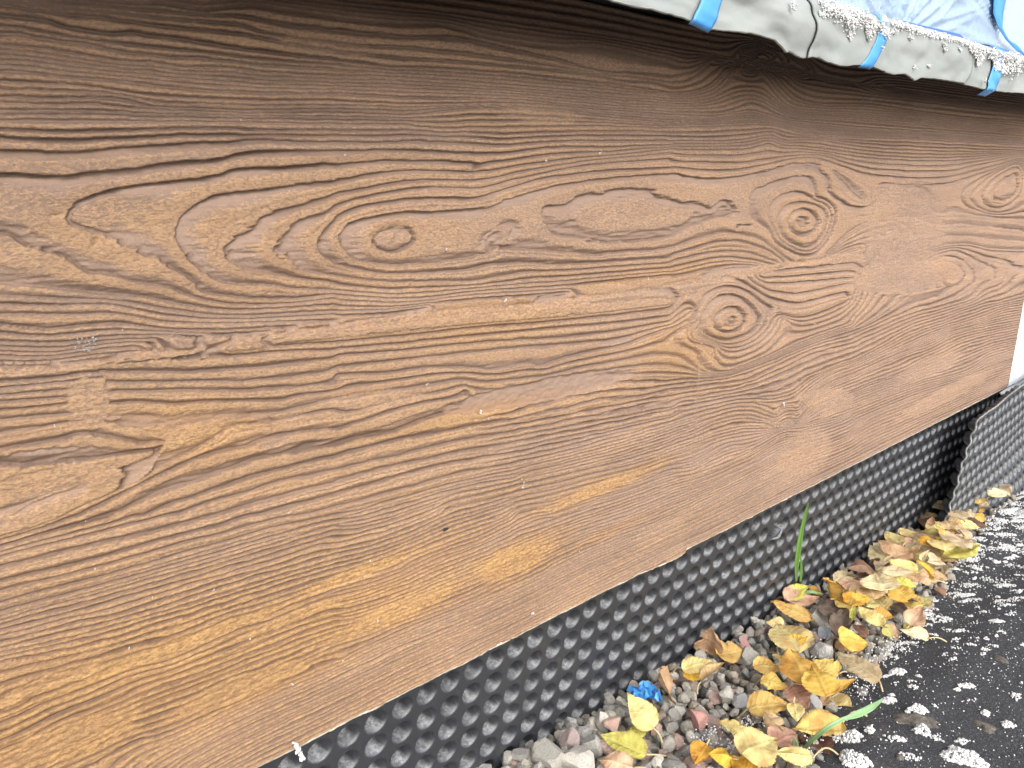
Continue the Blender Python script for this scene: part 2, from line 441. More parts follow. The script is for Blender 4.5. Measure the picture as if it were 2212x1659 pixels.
# ------------------------------------------------------------------ setting: ground and walls
def zg(x, y):
    """gravel / mat height (world z)"""
    x = np.asarray(x, float); y = np.asarray(y, float)
    z = CZ - .448 - .075 * (np.clip(x, -1, 1.5) - .35)
    z = z + .075 * np.exp(-(((x - 1.62) / .30) ** 2) - (((y - .22) / .20) ** 2))
    z = z + .012 * smooth(.27, .20, y) - .02 * smooth(0.1, -.6, y)
    return z
def on_ground(u, v, lift=0.0):
    r = ray(u, v); t = (-.48) / r[2]
    for k in range(12):
        p = r * t; t = t * (float(zg(p[0], p[1])) + lift - CZ) / p[2]
    p = r * t; return np.array([p[0], p[1], p[2] + CZ])

M = {}
q = NT('soil'); n1 = q.noise(3, 6, .6, q.coords()); q.set(Base_Color=q.ramp(n1, [(.3, (.05, .045, .04)), (.7, (.12, .105, .09))]), Roughness=.95); M['soil'] = q.m
def big_ground():
    xs = np.concatenate([np.linspace(-60, -3, 8), np.linspace(-2, 3, 41), np.linspace(4, 60, 8)])
    ys = np.concatenate([np.linspace(-60, -3, 8), np.linspace(-2, .6, 30), np.linspace(2, 60, 6)])
    X, Y = np.meshgrid(xs, ys); Z = zg(X, Y) - .035 + .004 * fbm(X * 6, Y * 6, 5)
    me = mesh_from('ground', np.stack([X, Y, Z], -1).reshape(-1, 3), grid_faces(*X.shape))
    tag(link('ground', me, M['soil']), kind='structure')
big_ground()

q = NT('white_render'); c = q.coords(); n1 = q.noise(60, 6, .65, c); n2 = q.noise(8, 3, .5, c)
q.set(Base_Color=q.mix(n2, (.30, .36, .43), (.38, .44, .50)), Roughness=.9); q.bump(n1, .6, .003); M['render'] = q.m
def box(x0, x1, y0, y1, z0, z1, bev=.0):
    bm = bmesh.new(); bmesh.ops.create_cube(bm, size=1)
    for v in bm.verts:
        v.co = Vector((x0 + (v.co.x + .5) * (x1 - x0), y0 + (v.co.y + .5) * (y1 - y0), z0 + (v.co.z + .5) * (z1 - z0)))
    if bev: bmesh.ops.bevel(bm, geom=bm.edges[:], offset=bev, segments=2, affect='EDGES')
    me = bpy.data.meshes.new('box'); bm.to_mesh(me); bm.free(); return me
hw = link('house_wall', box(-3, 5, .405, .6, CZ - .75, CZ + 2.5), M['render'])
tag(hw, 'pale rendered house wall behind the panel and the masked window', 'wall')

# ------------------------------------------------------------------ the wood-textured wall panel
YW = .362
ZT, ZB = CZ + .0915, CZ - .3222
def seam_v(u):
    s = np.array([[-300, 830], [0, 799], [188, 786], [312, 759], [403, 757], [504, 735], [605, 719], [706, 705], [832, 685], [1094, 662],
                  [1195, 652], [1449, 618], [1673, 575], [1760, 562], [1863, 547], [1880, 640], [1932, 637], [2070, 617], [2156, 599], [2400, 570]])
    return np.interp(u, s[:, 0], s[:, 1])
def inpoly(u, v, poly):
    r = np.zeros(u.shape, bool); n = len(poly)
    for i in range(n):
        x1, y1 = poly[i]; x2, y2 = poly[(i + 1) % n]
        c = ((y1 > v) != (y2 > v)) & (u < (x2 - x1) * (v - y1) / (y2 - y1 + 1e-9) + x1); r ^= c
    return r
def ell(u, v, L, e0=1.12, e1=.82):
    r = np.zeros(u.shape)
    for cx, cy, rx, ry, an, st in L:
        a = math.radians(an); du, dv = u - cx, v - cy
        p = (du * math.cos(a) + dv * math.sin(a)) / rx; w = (-du * math.sin(a) + dv * math.cos(a)) / ry
        d = np.sqrt(p * p + w * w) + .22 * fbm(u / 22, v / 9, int(cx), 3); r = np.maximum(r, st * smooth(e0, e1, d))
    return r
PLAIN = [(845, 510, 46, 26, 0, .6), (98, 1476, 125, 20, -20, .85), (328, 1410, 150, 12, -21, .85), (623, 1338, 130, 12, -22, .8), (779, 1358, 135, 12, -22, .8), (1949, 492, 95, 105, 0, .85), (1960, 590, 125, 42, -8, .9), (2001, 796, 80, 20, -22, .9), (2045, 852, 115, 16, -27, .85), (1794, 868, 48, 28, -10, .85),
         (1737, 980, 72, 44, -35, .8), (150, 1600, 170, 40, -20, .85), (525, 1486, 170, 24, -22, .85), (426, 1377, 210, 15, -20, .85), (1111, 1210, 95, 30, -25, .9),
         (866, 1318, 140, 20, -22, .85), (767, 1239, 140, 13, -20, .85), (1291, 1056, 120, 12, -22, .85), (191, 870, 48, 62, 5, .85), (430, 925, 120, 26, -5, .5),
         (101, 1038, 150, 30, -12, .8), (1161, 846, 205, 27, -11, .97), (809, 862, 110, 20, -5, .7), (926, 682, 160, 11, -8, .8), (1550, 600, 140, 8, -8, .8),
         (2090, 480, 60, 30, 0, .5), (1420, 1150, 60, 20, -25, .5), (1560, 985, 40, 10, -30, .5), (980, 400, 60, 10, 0, .5), (630, 905, 40, 14, 0, .5), (700, 100, 120, 20, 8, .5), (1170, 250, 90, 16, 4, .5)]
SINK = [(1161, 846, 200, 26, -11, 1.0), (90, 985, 150, 18, -6, .8), (1330, 735, 40, 8, -10, .7), (560, 900, 26, 8, 10, .8), (590, 950, 40, 12, -20, .5)]
OCHRE = [(250, 1500, 460, 130, -22, .65), (700, 1330, 380, 70, -22, .6), (150, 1600, 230, 60, -20, 1), (525, 1486, 230, 34, -22, 1), (426, 1377, 260, 20, -20, .9), (1111, 1210, 110, 38, -25, 1), (866, 1318, 180, 26, -22, 1), (767, 1239, 180, 16, -20, .8),
         (1291, 1056, 150, 16, -22, .8), (1290, 1160, 100, 10, -25, .5), (420, 930, 150, 60, 0, .6), (1480, 760, 90, 60, 0, .5), (1420, 590, 160, 14, -8, .5), (1050, 700, 200, 40, -8, .4), (1000, 900, 260, 20, -12, .5)]
PITS = [(1731, 567, 7, 6, 2.2), (1906, 479, 5, 4, 1.6), (1920, 499, 4, 3, 1.3), (1905, 508, 4, 4, 1.3), (1930, 520, 4, 4, 1.3), (1811, 668, 4, 4, 1.2), (1130, 657, 22, 7, 2.0), (1330, 612, 20, 4, 1.6),
        (1610, 833, 10, 8, 1.4), (1693, 886, 13, 7, 1.8), (1300, 153, 12, 5, 1.4), (1266, 360, 14, 3, 1.5), (207, 525, 10, 12, 2.0), (118, 465, 14, 5, 1.5), (1570, 705, 22, 5, 1.5), (2075, 885, 8, 4, 1.3), (963, 1143, 5, 5, 1.)]
def build_panel():
    # columns spaced evenly as the eye sees them, plus coarse ones beyond the left of the picture
    xd = np.linspace(-.02, 1.3345, 4000); ud, _ = to_px(xd, np.full_like(xd, YW), np.full_like(xd, CZ - .15))
    nc = 940; xs = np.interp(np.linspace(ud[0], ud[-1], nc), ud, xd)
    xs = np.concatenate([np.linspace(-.25, -.025, 60), xs]); nr = 740
    t = np.linspace(0, 1, nr)
    xb = at_y(1480, 1189, YW)[0]; xa = at_y(1360, 1250, YW)[0]
    zb = ZB - .0026 * smooth(xa, xa + .05, xs) * (xs < xb) + .0005 * fbm(xs * 60, xs * 0, 3) - .0009 * smooth(.0, .9, fbm(xs * 160, xs * 0 + 4, 9)) * ((xs > xa) & (xs < xb))
    X = np.tile(xs, (nr, 1)); Z = zb[None, :] + t[:, None] * (ZT - zb[None, :])
    U, V = to_px(X, np.full_like(X, YW), Z)
    fU, fL, fP = (sample(FIELD[k], U, V) for k in 'ULP')
    sv = seam_v(U) + 3 * fbm(U / 14, V / 14, 2)
    up = V < sv
    PP = [(-600, 790), (0, 800), (208, 790), (232, 832), (220, 905), (355, 952), (330, 1010), (290, 1045), (202, 1076), (118, 1118), (60, 1140), (-600, 1290)]
    inp = inpoly(U, V, PP)
    phi = np.where(up, fU, np.where(inp, fP, fL))
    def spac(f):
        gx = np.gradient(f, axis=1) / np.gradient(X, axis=1); gz = np.gradient(f, axis=0) / np.gradient(Z, axis=0)
        return 1 / np.maximum(np.hypot(gx, gz), 1)
    s = np.where(up, spac(fU), np.where(inp, spac(fP), spac(fL)))
    # wander of the ring edges: long along the grain, short across it; ragged where rings are wide
    wide = smooth(.006, .022, s)
    nz = (.10 + .06 * smooth(700, 1000, V)) * fbm(X * 22, Z * 130, 11, 3) + .07 * fbm(X * 120, Z * 700, 12, 2) + wide * (.08 * fbm(X * 45, Z * 900, 13, 2) + .03 * fbm(X * 300, Z * 900, 14, 2))
    nz = nz * np.minimum(1, .014 / s)
    low = smooth(640, 900, V)
    ph = phi + nz + (.12 + .20 * low) * (vnoise(phi * .9 + 31, X * 1.5, 61) - .5) + .10 * low * fbm(X * 60, Z * 300, 62, 2)
    # a ridge-and-groove section for a ring coordinate p whose rings are s metres wide
    def section(p, s):
        tt = p - np.floor(p); k = np.floor(p); fine = smooth(.0036, .0018, s)
        half = (hash2(k, k * 0, 25) > .55) * .22 * np.exp(-((tt - .68) / .07) ** 2) * (s > .004)
        a = -half - .18 * np.exp(-(tt / .10) ** 2) + np.maximum(smooth(.06, .52, tt), smooth(.0022, .0085, tt * s))
        edge = np.where(s > .012, 1 - np.clip(.0009 / s, .02, .08), .90)
        a = a * (1 - smooth(edge, 1.0, tt)) - .18 * smooth(edge, 1.0, tt)
        pr = a * (1 - fine) + (.5 - .5 * np.cos(2 * math.pi * (tt ** .85))) * fine
        tl = smooth(1500, 1100, U) * smooth(420, 300, V)
        hk = (.50 + .75 * hash2(k, k * 0, 5)) * (1 - tl) + (.95 + .35 * hash2(k, k * 0, 5)) * tl
        am = np.minimum(.0026, (.34 + .16 * smooth(.005, .0025, s)) * s) * (1 - .22 * smooth(500, 1150, V + .25 * (U - 600))) * hk * (1 - .12 * smooth(1150, 1750, U))
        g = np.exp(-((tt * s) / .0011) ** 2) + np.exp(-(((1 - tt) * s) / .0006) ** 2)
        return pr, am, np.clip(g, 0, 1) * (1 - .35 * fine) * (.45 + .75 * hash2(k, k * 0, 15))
    prof, amp, g1 = section(ph, s)
    p2, a2, g2 = section(2 * ph, s / 2)
    dbl = np.clip(smooth(29.6, 27.5, phi) + smooth(980, 1150, U) * smooth(35.2, 33.6, phi), 0, 1) * ~up * (.75 + .25 * smooth(-.3, .1, fbm(X * 7, Z * 22, 91, 2)))
    dbl = dbl * smooth(.0034, .0052, s)
    dbl = np.maximum(dbl, up * .5 * smooth(380, 460, V) * smooth(.1, .5, fbm(X * 9, Z * 30, 92, 2)) * smooth(.004, .007, s) * smooth(.012, .009, s))
    prof = prof * (1 - dbl) + p2 * dbl; amp = amp * (1 - dbl) + a2 * 1.25 * dbl; g1 = g1 * (1 - dbl) + g2 * dbl
    plain = ell(U, V, PLAIN); seamd = np.abs(V - sv)
    plain = np.maximum(plain, .85 * smooth(7, 2, seamd) * (U < 1870))
    # scattered worn patches
    worn = smooth(.34, .62, fbm(X * 9, Z * 34, 21, 3)) * .75 * (1 - .7 * smooth(1500, 1100, U) * smooth(420, 300, V))
    amp = amp * (1 - plain) * (1 - worn * .8)
    sink = ell(U, V, SINK)
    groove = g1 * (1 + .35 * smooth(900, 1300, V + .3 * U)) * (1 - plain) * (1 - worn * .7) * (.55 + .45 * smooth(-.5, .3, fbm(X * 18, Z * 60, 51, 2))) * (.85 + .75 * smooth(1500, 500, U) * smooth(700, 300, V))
    h = amp * prof - groove * np.minimum(.0015, .22 * s * (1 - .5 * dbl)) + plain * .0006 * (1 - sink) - sink * .0010
    h += .0004 * fbm(X * 30, Z * 60, 31) + .00038 * fbm(X * 300, Z * 520, 32, 3) * (.35 + .65 * np.clip(prof + plain, 0, 1)) + .00040 * plain * fbm(X * 420, Z * 620, 33, 2)
    for cx, cy, rx, ry, d in PITS:
        dd = ((U - cx) / rx) ** 2 + ((V - cy) / ry) ** 2; h -= d * .001 * np.exp(-dd * (1 + .5 * fbm(U / 4, V / 4, 3, 2)))
    # a slanting gouge
    gx, gy = (U - 1078) * .77 + (V - 625) * .64, -(U - 1078) * .64 + (V - 625) * .77
    h -= .0016 * np.exp(-(gx / 24) ** 2 - (gy / 4.5) ** 2)
    ed = np.minimum(t[:, None] * (ZT - ZB), 1); fade = smooth(.0, .0035, ed) * smooth(1.3345, 1.331, X)
    h = h * (.25 + .75 * fade) - .0012 * (1 - smooth(0, .0018, ed))
    Y = YW - h
    nr2, nc2 = X.shape
    V3 = np.stack([X, Y, Z], -1).reshape(-1, 3)
    F = grid_faces(nr2, nc2)
    # return of the right-hand end
    rim = (np.arange(nr2) * nc2 + nc2 - 1); e = V3[rim].copy(); e[:, 1] = .385; base = len(V3)
    V3 = np.vstack([V3, e]); i = np.arange(nr2 - 1)
    F = np.vstack([F, np.stack([rim[i], base + i, base + i + 1, rim[i + 1]], 1)])
    me = mesh_from('wall_panel', V3, F)
    oc = ell(U, V, OCHRE, 1.7, .2) ; oc = np.clip(oc + .42 * smooth(700, 1500, V) * smooth(2000, 600, U) + .15 * fbm(X * 25, Z * 120, 41) , 0, 1)
    fac = np.clip(prof, 0, 1) * (1 - plain) + plain * .85
    bandn = vnoise(phi * .42 + fbm(X * 5, Z * 14, 63, 2), X * 2.2, 64)
    fac = fac * (1 - sink) * (.70 + .30 * smooth(.18, .55, bandn))
    red = np.clip(smooth(1100, 2100, U) * .7 + .3 * fbm(X * 8, Z * 20, 44) + .15 + .6 * smooth(520, 60, V), 0, 1)
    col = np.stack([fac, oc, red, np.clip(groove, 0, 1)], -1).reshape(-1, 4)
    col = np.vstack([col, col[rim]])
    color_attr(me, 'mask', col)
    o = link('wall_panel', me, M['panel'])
    tag(o, 'brown wood-grain relief panel on the wall above the black dimpled sheet', 'wall panel')
    # pale raw edge of the render along the bottom
    y0 = Y[0]; V4 = []; n = nc2
    prof2 = [(-.0003, .0008), (-.0006, -.0002), (.0002, -.0012), (.024, -.0010)]
    pw = smooth(-.35, .1, fbm(xs * 26, xs * 0, 67, 3))
    W = np.concatenate([np.stack([xs, y0 + dy + .0009 * (1 - pw) * (dy < 0), zb + dz + .0003 * fbm(xs * 300, xs * 0 + dy * 500, 8)], -1) for dy, dz in prof2])
    me2 = mesh_from('edge', W, grid_faces(len(prof2), n, True)); link('bottom_edge', me2, M['raw_edge'], o)
    return o
q = NT('panel_paint'); c = q.coords()
at = q.n('ShaderNodeVertexColor', layer_name='mask'); sp = q.n('ShaderNodeSeparateColor'); q.l(at.outputs[0], sp.inputs[0])
ridge, och, red = sp.outputs[0], sp.outputs[1], sp.outputs[2]; groove_shade = at.outputs[1]
cg = q.coords((1, 1, 2.2)); fine1 = q.noise(430, 5, .75, cg); fine2 = q.noise(760, 3, .75, c); broad = q.noise(14, 5, .6, q.coords((.5, 1, 2.5))); streak = q.noise(90, 4, .6, q.coords((.12, 1, 1.6)))
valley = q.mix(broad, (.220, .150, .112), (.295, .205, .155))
valley = q.mix(och, valley, (.29, .160, .075))
tan = q.mix(red, (.455, .288, .160), (.465, .298, .196))
tan = q.mix(q.math('MULTIPLY', och, .9), tan, (.56, .335, .125))
tan = q.mix(q.math('MULTIPLY', q.math('SUBTRACT', streak, .45, clamp=True), 2.2, clamp=True), tan, (.31, .185, .115))
fr = q.ramp(fine1, [(.40, 0.), (.56, 1.)])
tan = q.mix(fr, q.mix(.62, tan, (.225, .130, .075)), tan)
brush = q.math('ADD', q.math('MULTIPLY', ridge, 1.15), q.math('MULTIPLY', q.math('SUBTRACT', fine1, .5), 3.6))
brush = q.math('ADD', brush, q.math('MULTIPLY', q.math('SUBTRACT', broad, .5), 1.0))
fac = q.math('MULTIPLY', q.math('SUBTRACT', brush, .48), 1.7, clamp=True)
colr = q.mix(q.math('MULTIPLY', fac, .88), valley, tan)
sprk = q.math('MULTIPLY', q.math('SUBTRACT', fine2, .58, clamp=True), 5, clamp=True)
colr = q.mix(q.math('MULTIPLY', q.math('MULTIPLY', sprk, ridge), .75), colr, (.60, .42, .24))
dark = q.math('MULTIPLY', q.math('SUBTRACT', .40, fine2, clamp=True), 5, clamp=True)
colr = q.mix(q.math('MULTIPLY', dark, .65), colr, (.17, .095, .055))
colr = q.mix(q.math('MULTIPLY', groove_shade, .74), colr, (.095, .062, .048))  # occlusion shade of the narrow grooves, painted into the colour as dark lines
q.set(Base_Color=colr, Roughness=.68, Specular_IOR_Level=.35)
hh = q.math('ADD', q.math('MULTIPLY', fine1, q.math('ADD', q.math('MULTIPLY', ridge, .8), .2)), q.math('MULTIPLY', fine2, .3))
q.bump(hh, .9, .0018); M['panel'] = q.m
q = NT('raw_edge'); q.set(Base_Color=q.ramp(q.noise(200, 4, .6, q.coords()), [(.35, (.35, .27, .19)), (.6, (.62, .58, .50))]), Roughness=.9); M['raw_edge'] = q.m
build_panel()

# ------------------------------------------------------------------ dimpled drainage membranes
q = NT('membrane_plastic'); c = q.coords()
at = q.n('ShaderNodeVertexColor', layer_name='mask'); sp = q.n('ShaderNodeSeparateColor'); q.l(at.outputs[0], sp.inputs[0])
dn = q.noise(420, 5, .75, c, .6); sc2 = q.noise(520, 4, .85, q.coords((1.6, 1, .8)), 2.5); bn = q.noise(18, 3, .5, c)
film = q.math('MULTIPLY', q.math('SUBTRACT', sc2, .585, clamp=True), 9, clamp=True)
base = q.mix(bn, (.012, .014, .018), (.026, .029, .036))
base = q.mix(q.math('MULTIPLY', film, .5), base, (.30, .31, .32))
dfac = q.math('MULTIPLY', sp.outputs[0], q.math('ADD', .30, q.math('MULTIPLY', q.math('SUBTRACT', dn, .42, clamp=True), 4.0, clamp=True)), clamp=True)
base = q.mix(dfac, base, (.30, .315, .325))
q.set(Base_Color=base, Roughness=q.math('ADD', .46, q.math('MULTIPLY', dfac, .4)), Specular_IOR_Level=1.0)
q.bump(q.math('ADD', dn, q.math('MULTIPLY', bn, 2)), .12, .001); M['membrane'] = q.m
q = NT('cut_plastic'); q.set(Base_Color=q.ramp(q.noise(150, 3, .6, q.coords()), [(.35, (.20, .20, .20)), (.65, (.50, .49, .46))]), Roughness=.8); M['cut'] = q.m
q = NT('hole_dark'); q.set(Base_Color=(.012, .012, .014), Roughness=.7); M['dark'] = q.m
def dimples(S, T, s0, t0, pitch, seed, depth=.0140):
    """depth and dust over sheet coordinates (S along, T down)"""
    i = np.round((S - s0) / pitch); j = np.round((T - t0) / pitch)
    ox, oy = (hash2(i, j, seed) - .5) * .0014, (hash2(i, j, seed + 1) - .5) * .0014
    dx, dt = S - (s0 + i * pitch) - ox, T - (t0 + j * pitch) - oy
    el = .95 + .1 * hash2(i, j, seed + 3)
    r = np.hypot(dx * el, dt)
    D = depth * (.78 + .35 * hash2(i, j, seed + 2))
    d = D * (1 - smooth(.0044, .0080, r)) + .0006 * np.exp(-(r / .003) ** 2)
    dust = smooth(.0080, .0070, r) * smooth(.0016, .0054, dt - dx * .3) * (.5 + .6 * hash2(i, j, seed + 4))
    return d, np.clip(dust, 0, 1), i, j
def build_membrane():
    xs = np.arange(.02, 1.415, .00118); ts = np.arange(-.012, .235, .00112)
    S, T = np.meshgrid(xs, ts)
    d, dust, i, j = dimples(S, T, .2861, .0, .02, 3)
    wob = .0016 * fbm(S * 7, T * 10, 6, 2)
    k = -.08; cn = 1 / math.sqrt(1 + k * k)
    Zc = -.3438 - T * cn; Yc = .3488 + k * Zc + d + wob
    # torn dimple
    c0 = at_y(*win_r3(1665, 430), .378); dd = np.hypot((S - c0[0]) / .0135, (CZ + Zc - c0[2] - (S - c0[0]) * .25) / .0075)
    tear = smooth(1.0, .75, dd); Yc = Yc + tear * .012; dust = dust * (1 - tear)
    V3 = np.stack([S, Yc, CZ + Zc], -1).reshape(-1, 3)
    me = mesh_from('membrane', V3, grid_faces(*S.shape, True))
    col = np.stack([dust, d * 100, dust], -1).reshape(-1, 3); color_attr(me, 'mask', col)
    o = link('drainage_membrane', me, M['membrane'])
    tag(o, 'long black dimpled drainage sheet standing below the wood-grain panel', 'drainage sheet')
    # flap of torn plastic
    F = []; V = []
    for a in range(9):
        for b in range(5):
            s_, w = a / 8, b / 4 - .5
            V.append((c0[0] - .012 + .022 * s_, c0[1] - .0025 - .004 * math.sin(s_ * 3.0) * (1 - abs(w)), c0[2] - .0055 + .0075 * s_ - .0035 * math.sin(s_ * 3.1) + w * .0030 * math.sin(s_ * 3.1) + .0004 * math.sin(9 * s_)))
    me = mesh_from('flap', V, grid_faces(9, 5)); color_attr(me, 'mask', np.full((45, 3), .7)); link('torn_flap', me, M['membrane'], o)
    return o
def win_r3(u, v): s = 800 / 2212; return (2400 + u * s) * 2212 / 3968, (1900 + v * s) * 2212 / 3968
build_membrane()
def second_membrane():
    A = at_y(2110, 904, .335); B = at_y(2046, 1101, .345)
    ss = np.arange(0, .62, .0012); ts = np.arange(0, .205, .0012)
    S, T = np.meshgrid(ss, ts)
    down = (B - A) / np.linalg.norm(B - A); al = np.array([1, .02, .045]); al /= np.linalg.norm(al)
    nrm = np.cross(al, down); nrm /= np.linalg.norm(nrm); nrm = nrm if nrm[1] < 0 else -nrm
    d, dust, i, j = dimples(S, T, .006, .014, .0195, 40)
    edge_w = -.0012 * np.sin(T * 2 * math.pi / .0195) * smooth(.010, 0, S) + .0016 * fbm(T * 60, S * 0, 77, 2) * smooth(.01, 0, S) + .004 * fbm(S * 6, T * 9, 9, 2) + .0015 * fbm(S * 30, T * 30, 19, 2)
    top_w = .0006 * fbm(S * 120, T * 0, 4)
    d = d * smooth(.001, .014, S) * smooth(.0005, .010, T)
    P = A + al * (S + .0012 * fbm(T * 90, S * 0, 5) * (S < .004))[..., None] + down * (T + top_w * (T < .003))[..., None] - nrm * (d - edge_w)[..., None]
    P = P + np.array([0, -1, 0]) * (.03 * smooth(.1, .205, T) * smooth(.05, .3, S))[..., None]
    me = mesh_from('membrane2', P.reshape(-1, 3), grid_faces(*S.shape, True)); color_attr(me, 'mask', np.stack([np.clip(dust * 1.1 + .10, 0, 1)] * 3, -1).reshape(-1, 3))
    o = link('drainage_membrane', me, M['membrane'])
    tag(o, 'shorter dimpled drainage sheet leaning in front of the long one by the white wall', 'drainage sheet')
    def ribbon(P0, w, off):
        n = len(P0); V = np.vstack([P0 + nrm * off, P0 + nrm * (off - w)]); V = np.vstack([V, V + down * .0004]); return V
    for pts, wdir in ((P[:, 0], al), (P[0, :], down)):
        n = len(pts); w = .0016
        rings = [pts - wdir * .0006 + nrm * w * .5, pts + wdir * .0012 + nrm * w * .55, pts + wdir * .0012 - nrm * w * .6, pts - wdir * .0006 - nrm * w * .6, pts - wdir * .0006 + nrm * w * .5]
        me2 = mesh_from('cut', np.vstack(rings), grid_faces(5, n, wdir is down)); link('cut_edge', me2, M['cut'], o)
second_membrane()

# ------------------------------------------------------------------ insulation board and flashing at the end of the panel
q = NT('foam_board'); c = q.coords()
q.set(Base_Color=q.mix(q.noise(40, 5, .6, c), (.60, .68, .74), (.80, .84, .87)), Roughness=.85); q.bump(q.noise(300, 4, .7, q.coords((.4, 1, 2))), .5, .002); M['foam'] = q.m
o = link('insulation_board', box(1.3375, 2.9, .372, .400, CZ - .333, CZ + .060, .002), M['foam'])
tag(o, 'pale blue-white insulation board at the far end of the wood-grain panel', 'insulation board', kind='thing')
q = NT('white_plastic'); q.set(Base_Color=(.66, .68, .70), Roughness=.35); M['wplastic'] = q.m
def flashing():
    V = []
    for i in range(41):
        x = 1.345 + i * .03
        for j, (y, z) in enumerate([(.374, -.336), (.368, -.342), (.361, -.352), (.357, -.366), (.356, -.385), (.358, -.41)]):
            V.append((x, y + .002 * math.sin(i * .7 + j * .3), CZ + z + .002 * math.sin(i * .5)))
    me = mesh_from('strip', V, grid_faces(41, 6)); o = link('plastic_strip', me, M['wplastic'])
    so = o.modifiers.new('s', 'SOLIDIFY'); so.thickness = .0015
    tag(o, 'smooth white plastic strip below the insulation board behind the dimpled sheet', 'plastic strip')
flashing()

# ------------------------------------------------------------------ mat on the ground
q = NT('felt_mat'); c = q.coords(); n1 = q.noise(500, 4, .8, c); n2 = q.noise(11, 5, .62, c); n3 = q.noise(1300, 2, .7, c); n4 = q.noise(38, 4, .6, c)
b0 = q.mix(q.ramp(n3, [(.38, 0.), (.66, 1.)]), (.012, .013, .017), (.105, .110, .120))
b0 = q.mix(q.math('MULTIPLY', q.math('SUBTRACT', n2, .60, clamp=True), 7, clamp=True), b0, (.15, .135, .11))
b0 = q.mix(q.math('MULTIPLY', q.math('SUBTRACT', n1, .55, clamp=True), 7, clamp=True), b0, (.30, .30, .30))
b0 = q.mix(q.math('MULTIPLY', q.math('SUBTRACT', n4, .62, clamp=True), 4, clamp=True), b0, (.10, .105, .12))
q.set(Base_Color=b0, Roughness=.88); q.bump(q.math('ADD', n3, q.math('MULTIPLY', n1, 2)), .9, .0025); M['mat'] = q.m
MATEDGE = [(.30, .205), (.45, .222), (.535, .233), (.664, .276), (.765, .280), (.85, .287), (.925, .295), (1.08, .312), (1.23, .332), (1.5, .345), (1.9, .35)]
def mat_edge(x):
    e = np.array(MATEDGE); return np.interp(x, e[:, 0], e[:, 1]) + .004 * fbm(np.asarray(x) * 14, np.asarray(x) * 0, 3)
def matz(x, y):
    x = np.asarray(x, float); y = np.asarray(y, float)
    fold = .010 * smooth(.9, 1.2, x) * fbm(x * 5 + y * 9, y * 22 - x * 4, 61, 3)
    return zg(x, y) + .004 + fold + .0022 * fbm(x * 30, y * 30, 62, 3)
def build_mat():
    xs = np.concatenate([np.arange(-.6, .25, .03), np.arange(.25, 1.75, .0032), np.arange(1.76, 3, .04)]); w = np.concatenate([np.linspace(0, .30, 130) ** 1.0, np.linspace(.31, 1.4, 40)])
    X, Wd = np.meshgrid(xs, w); Y = mat_edge(X) - Wd; Z = matz(X, Y)
    Z = Z - .010 * smooth(.006, 0, Wd)
    me = mesh_from('mat', np.stack([X, Y, Z], -1).reshape(-1, 3), grid_faces(*X.shape, True))
    tag(link('felt_mat', me, M['mat']), 'black felt mat spattered with white plaster beside the gravel strip', 'ground mat', kind='thing')
build_mat()

# ------------------------------------------------------------------ gravel
q = NT('stone'); c = q.coords(); vc = q.n('ShaderNodeVertexColor', layer_name='tint'); n1 = q.noise(260, 5, .7, c); n2 = q.noise(900, 3, .7, c)
col = q.mix(q.math('MULTIPLY', n1, .45), vc.outputs[0], (.36, .34, .30)); col = q.mix(q.math('MULTIPLY', q.math('SUBTRACT', n2, .5, clamp=True), 3, clamp=True), col, (.10, .09, .08))
q.set(Base_Color=col, Roughness=.85); q.bump(q.math('ADD', n1, q.math('MULTIPLY', n2, .4)), .5, .0015); M['stone'] = q.m
def ico(sub):
    bm = bmesh.new(); bmesh.ops.create_icosphere(bm, subdivisions=sub, radius=1); V = np.array([v.co for v in bm.verts]); F = np.array([[v.index for v in f.verts] for f in bm.faces]); bm.free(); return V, F
I2V, I2F = ico(3); I1V, I1F = ico(2); I0V, I0F = ico(1)
def stone_shape(seed, V):
    r = np.random.default_rng(seed); P = V * r.uniform([.8, .62, .5], [1.15, .95, .8])
    for k in range(11):
        n = r.normal(size=3); n /= np.linalg.norm(n); d = r.uniform(.36, .60); t = P @ n - d; P = P - np.outer(np.maximum(t, 0) * .985, n)
    P = P + .035 * np.stack([fbm(P[:, 0] * 3 + seed, P[:, 1] * 3 + k, k, 2) for k in range(3)], 1)
    return P
SH = [stone_shape(s, I1V) for s in range(26)]
def rotm(r):
    a = r.normal(size=4); a /= np.linalg.norm(a); w, x, y, z = a
    return np.array([[1 - 2 * (y * y + z * z), 2 * (x * y - z * w), 2 * (x * z + y * w)], [2 * (x * y + z * w), 1 - 2 * (x * x + z * z), 2 * (y * z - x * w)], [2 * (x * z - y * w), 2 * (y * z + x * w), 1 - 2 * (x * x + y * y)]])
TINTS = [(0.304, 0.283, 0.239), (0.246, 0.232, 0.203), (0.362, 0.341, 0.29), (0.189, 0.189, 0.181), (0.275, 0.239, 0.181), (0.334, 0.326, 0.304), (0.217, 0.167, 0.131), (0.435, 0.413, 0.362), (0.319, 0.196, 0.167), (0.145, 0.141, 0.131)]
